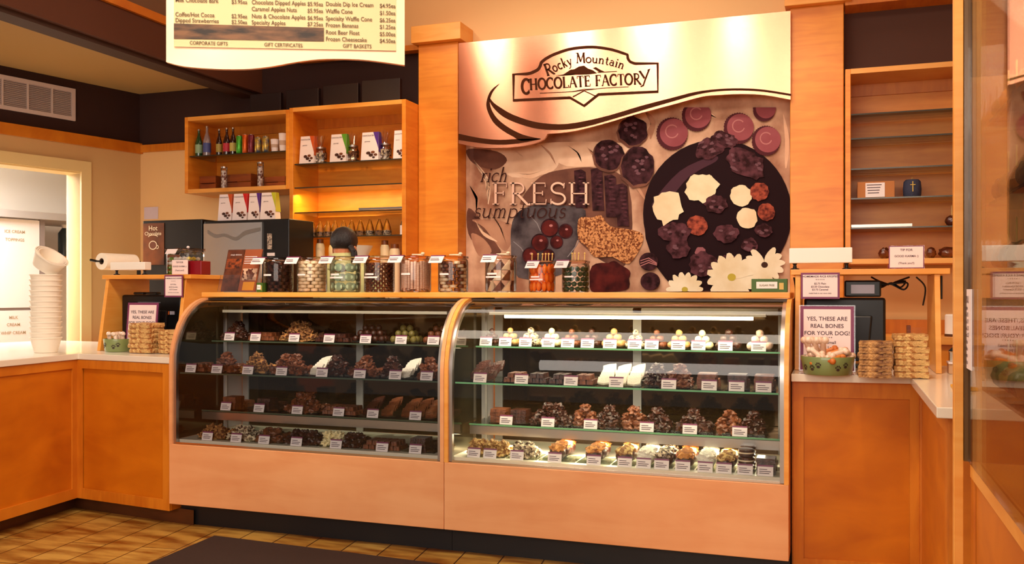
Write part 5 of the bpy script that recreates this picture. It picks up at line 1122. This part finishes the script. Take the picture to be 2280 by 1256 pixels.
can(533, .135, .023, (90, 190, 60), (60, 160, 40), 'bright green drink can in the wall cabinet'); can(546, .142, .021, (230, 110, 30), (210, 80, 20), 'orange drink can in the wall cabinet'); can(559.5, .138, .024, (110, 20, 40), (140, 60, 70), 'maroon drink can in the wall cabinet')
can(575, .115, .026, (230, 190, 50), (50, 80, 120), 'yellow and blue can beside the maroon can'); can(592, .118, .026, (236, 200, 60), (40, 70, 120), 'yellow and blue can beside the white cups')
def mug(px, py, label):
    x = at(px, 320, 5.87).x; h = .095 if py else .135; t = thing('white_cup', label, 'cup', (x, 5.87, ZC))
    MB().lathe((0, 0, 0), [(0, .003), (.024, 0), (.031, h), (.029, h), (.022, .004), (0, .004)], 20, cap=False).build('cup_body', CARDM, t, smooth=True); MB().lathe((0, 0, 0), [(.0275, h*.35), (.029, h*.6)], 20, cap=False).build('cup_print', mat('cup_print_tan', (200, 170, 150), .6), t)
mug(612, 1, 'shorter white cup in the wall cabinet'); mug(630, 0, 'taller white cup at the right end of the wall cabinet')
# lower shelf: wooden crates and twist tubes
zf = zsh(640, 421, 5.8)+.0305
for i, (p0_, p1_, h) in enumerate(((428, 484, .115), (500, 562, .118), (592, 638, .085))):
    xa, xb = at(p0_, 400, 5.95).x, at(p1_, 400, 5.95).x; xa = max(xa, -4.665); xb = min(xb, -3.81); t = thing('wooden_crate', 'slatted wooden crate, %s from left in the wall cabinet' % ORD[i], 'crate', ((xa+xb)/2, 6.0, zf), 0, 'crates in the wall cabinet')
    for k in range(2): MB().box(xa, xb, 5.93, 5.938, zf+k*h*.52, zf+k*h*.52+h*.46).build('front_slat', CRATE, t, True)
    MB().box(xa, xa+.008, 5.94, 6.10, zf, zf+h).build('end_board', CRATE, t, True); MB().box(xb-.008, xb, 5.94, 6.10, zf, zf+h).build('end_board', CRATE, t, True); MB().box(xa+.009, xb-.009, 5.939, 6.1, zf, zf+.006).build('floor_board', CRATE, t, True)
for i, (px, h) in enumerate(((499, .155), (580, .175))):
    x = at(px, 400, 5.87).x; t = thing('sweet_tube', 'clear tube of red and white sweets, %s in front of crates' % ('left one' if i == 0 else 'right one'), 'tube', (x, 5.87, zf))
    MB().cyl((0, 0, 0), .024, h, 18).build('tube', ACR, t, smooth=True); MB().lathe((0, 0, .002), [(0, 0), (.021, 0), (.021, h-.02), (0, h-.02)], 14, cap=False).build('sweets', mat('twist_sweets', (240, 226, 214), .4, rgb2=(120, 60, 40), noise_scale=70, vor=True), t)
    MB().lathe((0, 0, h+.0005), [(0, 0), (.025, 0), (.025, .012), (0, .013)], 16, cap=False).build('cap', STEEL, t)
# tall unit: steel tray, cones in bags, ingredient jars
xa, xb = at(802, 460, 5.86).x, -2.872
def sheet_pan(xa, xb, y, z, label):
    t = MB(); d = .26; h = .018
    t.box(xa, xb, y, y+d, z, z+.002).box(xa-.004, xb, y-.004, y-.002, z+.003, z+h).box(xa-.004, xb, y+d-.002, y+d, z+.003, z+h).box(xa-.004, xa-.002, y, y+d-.004, z+.003, z+h).box(xb-.003, xb-.001, y, y+d-.004, z+.003, z+h).build('baking_tray', STEEL, tagd=(label, 'tray'))
sheet_pan(xa+.004, xb, 5.84, SM[2]+.012-.0115, 'steel baking tray on the tall left shelf unit')
sheet_pan(at(1897, 500, 5.84).x, at(2031, 500, 5.84).x, 5.84, SR[4]+.0005, 'steel baking tray on the right shelf unit')
YEB = mat('cone_gold', (252, 176, 40), .35, rgb2=(214, 120, 20), noise_scale=20)
def conebag(dark):
    t = thing('sweet_cone_bag', 'x', 'sweet bag', (0, 0, 0))
    MB().lathe((0, 0, .036), [(.031, 0), (.020, .035), (.005, .075), (.0, .078)], 14, cap=False).build('gold_tip', YEB, t, smooth=True)
    MB().lathe((0, 0, 0), [(0, 0), (.022, 0), (.032, .012), (.031, .0355), (0, .0358)], 14, cap=False).build('sweets', SPRINK if dark else NUT, t, smooth=True)
    MB().lathe((0, 0, 0), [(.034, .002), (.035, .03), (.022, .075), (.006, .118)], 10, cap=False).build('clear_bag', CELLO, t); return Kind(t)
cbk = [conebag(False), conebag(True)]
for i, px in enumerate((678, 696, 713, 730, 746, 765, 783, 803, 824, 845, 862)):
    d_ = i in (0, 4, 8, 10); z_ = SM[3]+.0005; cbk[int(d_)].put((at(px, 500, 5.88).x, 5.88, z_), 0, 'gold tipped cone bag of %s sweets in the row behind the person' % ('speckled' if d_ else 'nutty'), '%s cone bags on the tall unit' % ('speckled' if d_ else 'nutty'))
b_ = thing('sugar_shaker', 'small white shaker at the right end of the cone bags', 'shaker', (at(894, 500, 5.88).x, 5.9, SM[3]+.0005)); MB().cyl((0, 0, 0), .02, .07, 14).build('body', CARDM, b_, smooth=True); MB().lathe((0, 0, .0705), [(.018, 0), (.01, .03), (0, .035)], 12, cap=False).build('cap', STEEL, b_, smooth=True)
JB = mat('jar_cap_brown', (130, 66, 24), .4)
zj = .9525
for i, (px, pt, w_) in enumerate(((683, 545, 23), (713, 537, 22), (729, 540, 20), (857, 540, 22), (879, 548, 26))):
    x = at(px, 560, 5.9).x; r2 = w_*.5*6.3/F*.98; zt_ = at(px, pt-4, 5.9).z; h = zt_-zj-.03; x = min(x, -2.87-r2-.01)
    t = thing('syrup_bottle', 'tall white bottle with brown cap, %s from left under the cone bags' % ORD[i], 'bottle', (x, 5.9+.075*(i == 2), zj), 0, 'white bottles under the cone bags')
    MB().lathe((0, 0, 0), [(0, 0), (r2, 0), (r2, h-.02), (r2*.8, h)], 18, cap=False).build('bottle_body', mat('syrup_white', (248, 222, 182), .4), t, smooth=True); MB().lathe((0, 0, h+.0005), [(0, 0), (r2*.75, 0), (r2*.7, .03), (0, .032)], 14, cap=False).build('cap', JB, t, smooth=True)
p = at(812, 560, 5.7); t = thing('filter_funnel', 'white paper cone leaning in a clear holder behind the person', 'paper cone', (p.x, 5.62, .9205)); MB().cyl((0, 0, 0), .012, .54, 10).build('stand', BLACK, t, smooth=True)
MB().lathe((0, 0, .541), [(.01, 0), (.04, .05), (.095, .16), (.09, .16), (.036, .052)], 24, cap=False).build('paper_cone', WHITE, t, smooth=True)
# ------------------------------------------------------------------ person behind the case, back turned, head bowed
hc = at(758, 536, 5.12); hx, hy, hz = hc.x, 5.12, hc.z-.03
pr = thing('person', 'person with short black hair and pale green collar bending behind the jars', 'person', (hx, hy, 0))
SKIN = mat('skin', (190, 116, 76), .5, sub=.1); HAIR = mat('hair_black', (20, 13, 14), .45, bump=.6, bscale=260, stretch=(1, 1, .2)); SHIRT = mat('shirt_pale_green', (196, 196, 136), .8); TROU = mat('trousers_black', (26, 24, 28), .8)
def skinned(name, verts, edges, m, levels=2):
    """verts: (x, y, z, radius x, radius y); one continuous skinned surface"""
    me = D.meshes.new(name); me.from_pydata([v[:3] for v in verts], edges, []); o = D.objects.new(name, me); COL.objects.link(o); o.parent = pr
    me.materials.append(m); o.modifiers.new('skin', 'SKIN'); 
    if not me.skin_vertices: 
        bpy.context.view_layer.objects.active = o
    for i, v in enumerate(verts):
        me.skin_vertices[0].data[i].radius = (v[3], v[4]); me.skin_vertices[0].data[i].use_root = (i == 0)
    s_ = o.modifiers.new('sub', 'SUBSURF'); s_.levels = levels; s_.render_levels = levels; return o
H = hz
V = [(0, .10, .98, .14, .10), (0, .10, 1.16, .13, .09), (0, .08, 1.34, .15, .10), (0, .045, 1.46, .09, .08), (0, .02, 1.53, .052, .052), (0, .03, H-.02, .062, .07), (0, .045, H+.04, .068, .085), (0, .06, H+.08, .05, .06),
     (-.17, .09, 1.42, .055, .055), (-.23, .12, 1.18, .043, .043), (-.17, .30, 1.06, .034, .034), (-.14, .38, 1.03, .026, .018),
     (.17, .09, 1.42, .055, .055), (.23, .12, 1.18, .043, .043), (.17, .30, 1.06, .034, .034), (.14, .38, 1.03, .026, .018),
     (-.10, .08, .90, .085, .085), (-.11, .10, .50, .058, .058), (-.11, .06, .10, .04, .04), (-.11, .17, .035, .035, .03),
     (.10, .08, .90, .085, .085), (.11, .10, .50, .058, .058), (.11, .06, .10, .04, .04), (.11, .17, .035, .035, .03)]
E = [(0, 1), (1, 2), (2, 3), (3, 4), (4, 5), (5, 6), (6, 7), (2, 8), (8, 9), (9, 10), (10, 11), (2, 12), (12, 13), (13, 14), (14, 15), (0, 16), (16, 17), (17, 18), (18, 19), (0, 20), (20, 21), (21, 22), (22, 23)]
hnd = []
for sx, root in ((-1, 11), (1, 15)):
    rx, ry, rz_ = V[root][:3]
    for f_, (ox, L) in enumerate(((-.026, .062), (-.009, .074), (.009, .070), (.026, .055))):
        i = len(V); V += [(rx+ox, ry+.03, rz_-.004, .009, .009), (rx+ox*1.1, ry+.03+L*.55, rz_-.012, .008, .008), (rx+ox*1.1, ry+.03+L*.85, rz_-.034, .007, .007)]; E += [(root, i), (i, i+1), (i+1, i+2)]
    i = len(V); V += [(rx-sx*.03, ry-.002, rz_-.004, .011, .011), (rx-sx*.05, ry+.035, rz_-.014, .009, .009)]; E += [(root, i), (i, i+1)]
skinned('body', V, E, SKIN)
skinned('shirt', [(0, .10, .96, .165, .12), (0, .10, 1.16, .155, .115), (0, .08, 1.34, .175, .12), (0, .045, 1.455, .115, .10), (0, .022, 1.50, .085, .085), (0, .02, 1.57, .074, .074), (-.17, .09, 1.42, .07, .07), (-.22, .11, 1.24, .062, .062), (.17, .09, 1.42, .07, .07), (.22, .11, 1.24, .062, .062)], [(0, 1), (1, 2), (2, 3), (3, 4), (4, 5), (2, 6), (6, 7), (2, 8), (8, 9)], SHIRT)
skinned('trousers', [(0, .10, 1.0, .155, .115), (-.10, .08, .88, .10, .10), (-.11, .10, .50, .075, .075), (-.11, .06, .10, .065, .065), (.10, .08, .88, .10, .10), (.11, .10, .50, .075, .075), (.11, .06, .10, .065, .065)], [(0, 1), (1, 2), (2, 3), (0, 4), (4, 5), (5, 6)], TROU)
hm = MB(); bmh = bmesh.new(); bmesh.ops.create_uvsphere(bmh, u_segments=28, v_segments=18, radius=1); V_ = []
for v in bmh.verts:
    k = 1+.03*noise.noise(v.co*5); q = v.co.z; hr = max(1e-4, math.hypot(v.co.x, v.co.y)); g_ = 1 if q > 0 else (1-.22*abs(q)**2 if abs(q) < .97 else .5)/hr
    V_.append((v.co.x*g_*.081*k, .045+v.co.y*g_*.104*k, H+.03+q*(.092 if q > 0 else .052)*k))
hm.add(V_, [[v.index for v in f_.verts] for f_ in bmh.faces]); bmh.free(); hm.build('hair', HAIR, pr, smooth=True)
MB().tube([(.07, .0, H-.01), (.098, -.01, H-.04), (.10, .0, H-.08), (.095, .0, H-.11)], .02, 8).ball((.10, -.005, H-.06), (.022, .02, .04), 2).build('pony_tail', HAIR, pr, smooth=True)
for sx in (-1, 1): MB().ball((sx*.074, .05, H-.028), (.010, .018, .028), 2).build('ear', SKIN, pr, smooth=True)
fc = MB().ball((0, .150, H-.045), (.010, .014, .018), 2); fc.build('nose', SKIN, pr, smooth=True)
for sx in (-1, 1): MB().ball((sx*.030, .138, H-.028), (.012, .008, .007), 2).build('eye', WHITE, pr, smooth=True)
MB().ball((0, .136, H-.080), (.022, .008, .006), 2).build('mouth', mat('lips', (150, 70, 60), .5), pr, smooth=True)
# ------------------------------------------------------------------ brochure holder and small boxes on the ledge
xa, xb = at(487, 645, 4.60).x, at(572, 645, 4.60).x
t = thing('brochure_holder', 'clear holder of brown chocolate brochures at the left ledge end', 'brochure holder', ((xa+xb)/2, 4.62, LZ)); t.rotation_euler = (R(-8), 0, 0); W = xb-xa
sk = lambda u, v, q: (u+v*.12, q, v)
MB().prism([(-W/2, 0), (W/2-.02, 0), (W/2-.02, .26), (-W/2, .26)], sk, 0, .004).build('clear_back', ACR, t)
MB().prism([(-W/2, 0), (W/2-.02, 0), (W/2-.02, .10), (-W/2, .10)], sk, -.032, -.029).build('clear_pocket', ACR, t)
BRO = mat('brochure_brown', (70, 34, 22), .4, rgb2=(120, 62, 36), noise_scale=22); BRP = mat('brochure_rust', (160, 84, 50), .4)
l1 = MB().use(BRO).prism([(-W/2+.004, .004), (-.012, .004), (-.012, .255), (-W/2+.004, .255)], sk, -.010, -.002).use(mat('bro_photo', (190, 90, 40), .4, rgb2=(60, 30, 20), noise_scale=40)).prism([(-W/2+.01, .14), (-.02, .14), (-.02, .20), (-W/2+.01, .20)], sk, -.0115, -.0105)
l1.use(CARDM).text('simply delicious', .0125, lambda u, v: (u-W*.24+.026, -.0118, .22+v)); l1.build('brochure', None, t).name = 'brochure'
l1 = MB().use(BRP).prism([(-.008, .004), (W/2-.024, .004), (W/2-.024, .255), (-.008, .255)], sk, -.010, -.002).use(mat('bro_photo2', (220, 180, 150), .4, rgb2=(90, 40, 26), noise_scale=55, vor=True)).prism([(0, .07), (W/2-.03, .07), (W/2-.03, .14), (0, .14)], sk, -.0115, -.0105)
l1.use(CARDM)
for k in range(4): l1.prism([(0, .17+k*.013), (W/2-.05, .17+k*.013), (W/2-.05, .174+k*.013), (0, .174+k*.013)], sk, -.0115, -.0105)
l1.use(mat('bro_yellow', (236, 160, 30), .4)).prism([(.02, .01), (W/2-.035, .01), (W/2-.035, .06), (.02, .06)], sk, -.0115, -.0105); l1.build('brochure', None, t)
GRNM = mat('card_green', (60, 96, 30), .5)
def gbox(px0, px1, y, h, label, lines):
    xa, xb = at(px0, 640, y).x, at(px1, 640, y).x; t = thing('green_box', label, 'box', ((xa+xb)/2, y, LZ)); w2 = (xb-xa)/2
    MB().box(-w2, w2, 0, .05, 0, h).build('box_body', GRNM, t, bevel=.002); MB().box(-w2*.72, w2*.45, -.002, -.0005, h*.28, h*.78).build('label_panel', CARDM, t)
    m = MB().use(GRNM); m.text(lines, h*.2, lambda u, v: (u-w2*.13, -.003, h*.45+v)); m.build('lettering', None, t); MB().box(w2*.55, w2*.8, -.002, -.0005, h*.2, h*.7).build('gold_mark', mat('gold_mark', (200, 170, 80), .4), t)
gbox(571, 584, 4.56, .055, 'small dark green box between brochures and first jar', 'OIL'); gbox(1673, 1753, 4.58, .064, 'green box with white label at the right ledge end', 'SUGAR FREE')
# ------------------------------------------------------------------ right shelf unit contents
xa, xb = at(1909, 430, 5.86).x, at(1992, 430, 5.86).x; z_ = SR[3]+.0005; hb = .098
t = thing('kraft_box', 'brown cardboard box with white label on the right shelf unit', 'box', ((xa+xb)/2, 5.86, z_)); MB().box(xa, xb, 5.86, 6.02, z_, z_+hb).build('carton', mat('kraft', (190, 120, 66), .8), t, True, bevel=.002)
x1_, x2_ = at(1927, 430, 5.86).x, at(1970, 430, 5.86).x; l_ = MB().use(CARDM).box(x1_, x2_, 5.857, 5.8595, z_+.006, z_+hb-.008); l_.build('label', None, t, True)
card_lines(MB(), x1_, x2_, z_+.02, z_+hb-.015, 4, 5.8565).build('label_print', None, t, True)
x = at(2031, 420, 5.9).x; t = thing('blue_speaker', 'small rounded blue speaker with gold cross on the right shelf unit', 'speaker', (x, 5.9, z_))
MB().lathe((0, 0, 0), [(0, 0), (.040, 0), (.049, .012), (.051, .05), (.047, .092), (.036, .104), (0, .106)], 28, cap=False).build('body', mat('speaker_blue', (52, 56, 82), .6, bump=.5, bscale=400), t, smooth=True)
GOLD = mat('gold_thread', (200, 160, 70), .4, .5); MB().box(-.0022, .0022, -.0545, -.0515, .03, .09).box(-.014, -.003, -.0545, -.0515, .068, .072).box(.003, .014, -.0545, -.0515, .068, .072).build('gold_cross', GOLD, t); MB().tube([(-.006, 0, .106), (0, 0, .120), (.006, 0, .106)], .002).build('top_loop', GOLD, t)
CAA = mat('apple_chocolate', (60, 22, 18), .25, coat=.4, rgb2=(96, 40, 26), noise_scale=18)
def capple(x, y, z, r_, m, label, grp=None, K={}):
    key = m.name
    if key not in K:
        t = thing('caramel_apple', 'x', 'caramel apple', (0, 0, 0)); MB().ball((0, 0, .92), (1, 1, .92), 3, .14, 3, 2, flat=.97).build('apple_body', m, t, smooth=True); MB().cyl((0, 0, 1.72), .055, 1.7, 8).build('stick', wood_stick, t, smooth=True); K[key] = Kind(t)
    return K[key].put((x, y, z), random.uniform(0, 6), label, grp, scale=r_)
capple(at(2120, 495, 5.9).x, 5.92, SR[4]+.0005, .036, CAA, 'dark caramel apple with stick beside the baking tray')
LOAF = mat('glossy_dark_loaf', (74, 28, 20), .18, coat=.7, rgb2=(130, 66, 34), noise_scale=16, bump=.4)
zb2 = zsh(1890, 588, 5.8)+.0305
for i, (p0_, p1_) in enumerate(((1956, 1984), (2062, 2085), (2089, 2136))):
    xa, xb = at(p0_, 565, 5.88).x, at(p1_, 565, 5.88).x; xb = min(xb, .665)
    MB().ball(((xa+xb)/2, 5.90, zb2+.033), ((xb-xa)/2, .05, .034), 3, .25, 3, i+2, flat=.96).build('chocolate_loaf', LOAF, smooth=True, tagd=(('glossy dark chocolate loaf, leftmost on the right unit bottom shelf', 'small glossy dark chocolate loaf just right of the tip sign', 'largest glossy dark chocolate loaf at the right unit bottom shelf end')[i], 'chocolate'))
# small things behind and on the right counter
p = at(2129, 748, 5.75); t = thing('white_canister', 'white canister with dark base on the rear right worktop', 'canister', (p.x, 5.82, 1.0505)); MB().lathe((0, 0, .014), [(0, 0), (.052, 0), (.052, .105), (.046, .112), (0, .113)], 24, cap=False).build('body', WHITE, t, smooth=True); MB().lathe((0, 0, 0), [(0, 0), (.054, 0), (.054, .013), (0, .0135)], 24, cap=False).build('base', DKWOOD, t, smooth=True)
p = at(2045, 760, 5.2); xf = p.x-.03; t = thing('menu_holder', 'small wooden and clear menu holder behind the cereal treats', 'holder', (xf, 4.88, .9405)); MB().box(-.045, -.028, 0, .05, 0, .2).build('wooden_end', CRATE, t); MB().box(-.026, .045, .02, .024, 0, .19).build('clear_sheet', ACR, t); MB().box(-.026, .045, 0, .05, 0, .008).build('base', CARDM, t)
p = at(1995, 735, 5.0); t = thing('card_reader', 'black card reader on a paper pad behind the right stacks', 'card reader', (p.x, 4.90, .9405)); MB().box(-.09, .05, 0, .10, 0, .075).build('paper_pad', CARDM, t); MB().box(-.03, .03, .02, .09, .0755, .10).build('reader_body', BLACK, t, bevel=.008)
p = onz(2120, 838, .941); t = thing('tape_dispenser', 'small chrome clip dispenser on a pale box on the right counter', 'dispenser', (p.x+.02, p.y+.12, .9405)); MB().box(-.02, .06, 0, .08, 0, .045).build('pale_box', mat('pale_box', (206, 160, 120), .6), t, bevel=.003); MB().box(-.022, .065, -.006, .086, .0455, .053).build('lid', CARDM, t); MB().box(-.018, .012, .02, .06, .0535, .10).build('chrome_body', CHROME, t, bevel=.004); MB().prism([(-.02, .10), (.0, .10), (.035, .135), (.02, .14)], lambda u, v, q: (u, q, v), .03, .045).build('black_arm', BLACK, t)
p = onz(2122, 868, .941); t = thing('note_block', 'white note block on a gold coloured base near the corner post', 'note block', (p.x+.03, p.y+.02, .9405)); MB().box(-.03, .05, -.05, .07, 0, .014).build('gold_base', mat('gold_base', (222, 160, 50), .4), t, bevel=.004); MB().box(-.02, .045, -.03, .05, .0145, .085, (.9, .8)).build('paper_block', CARDM, t)
# ------------------------------------------------------------------ tall glazed cabinet at the right edge
gx = .325; yb_, yf_ = 2.66, .9
t = thing('glass_cabinet', 'tall maple framed glass cabinet at the right edge of the picture', 'cabinet', (gx+.3, 1.8, 0))
MB().box(gx-.042, gx-.019, yb_, yb_+.03, .0, 3.2).build('corner_post', MAPLE_L, t, True, bevel=.002)
MB().box(gx-.004, gx+.016, yf_, yb_-.001, .822, .862).build('base_rail', MAPLE_L, t, True, bevel=.002); MB().box(gx+.004, gx+.014, yf_, yb_-.001, 0, .821).build('side_panel', PANEL, t, True); MB().box(gx-.002, gx+.0035, yb_-.05, yb_-.001, 0, .8215).build('side_stile', MAPLE_H, t, True)
MB().box(gx-.009, gx-.004, yf_, yb_-.003, .8625, 3.2).build('side_glass', SIDEG, t, True); MB().box(gx-.018, gx-.003, yb_-.0028, yb_+.02, .8625, 3.2).build('glass_edge', mat('glass_edge_dark', (104, 72, 38), .2), t, True)
MB().box(gx+.02, gx+.7, yb_-.012, yb_-.006, .8625, 2.3).build('rear_glass', SIDEG, t, True); MB().box(gx+.02, gx+.7, yf_, yb_-.013, .822, .862).build('cabinet_floor', MAPLE, t, True)
for z in (1.06, 1.35, 1.52, 1.72): MB().box(gx+.02, gx+.55, yf_+.2, yb_-.03, z-.008, z).build('glass_shelf', SHG, t, True)
k_ = 0
for z, nm in ((.8625, 'bottom'), (1.0605, 'lowest'), (1.3505, 'second lowest'), (1.5205, 'second highest'), (1.7205, 'top')):
    if z < 1: continue
    for i in range(5):
        for j in range(2):
            m = (NUT, CARAM, CAA, NUTL, CARAM)[(i+j+k_) % 5]; w2 = {'nut_crust': 'nut crusted', 'caramel': 'plain golden', 'apple_chocolate': 'dark chocolate', 'pale_nut_crust': 'pale nutty'}[m.name]
            capple(gx+.07+j*.105, yb_-.10-i*.11, z, .038, m, '%s caramel apple on the %s shelf of the glass cabinet' % (w2, nm), '%s apples on the cabinet %s shelf' % (w2, nm))
    k_ += 1
pa, pb = atx(2154, 700, gx).y, atx(2174, 700, gx).y
t = thing('price_list', 'narrow white printed price list taped inside the cabinet glass', 'price list', (gx-.001, (pa+pb)/2, 1.11))
MB().box(gx-.0125, gx-.0095, pb, pa-.02, 1.105, 1.31).build('sheet', CARDM, t, True)
lt = MB().use(INK)
for i, s_ in enumerate(('MENU', 'apples', 'bark 3.95', 'fudge 2.95', 'truffles 2.50', 'clusters 2.25', 'brittle', 'toffee', 'mints', 'gift tins')):
    lt.text(s_, .026 if i == 0 else .015, lambda u, v: (gx-.0132, (pa+pb)/2-.01-u, 1.275-i*.0175+v))
lt.build('lettering', None, t, True)
for o in [q for q in COL.objects if q.get('label') == 'x']:   # kinds that were never placed
    for ch in list(o.children): D.objects.remove(ch)
    D.objects.remove(o)
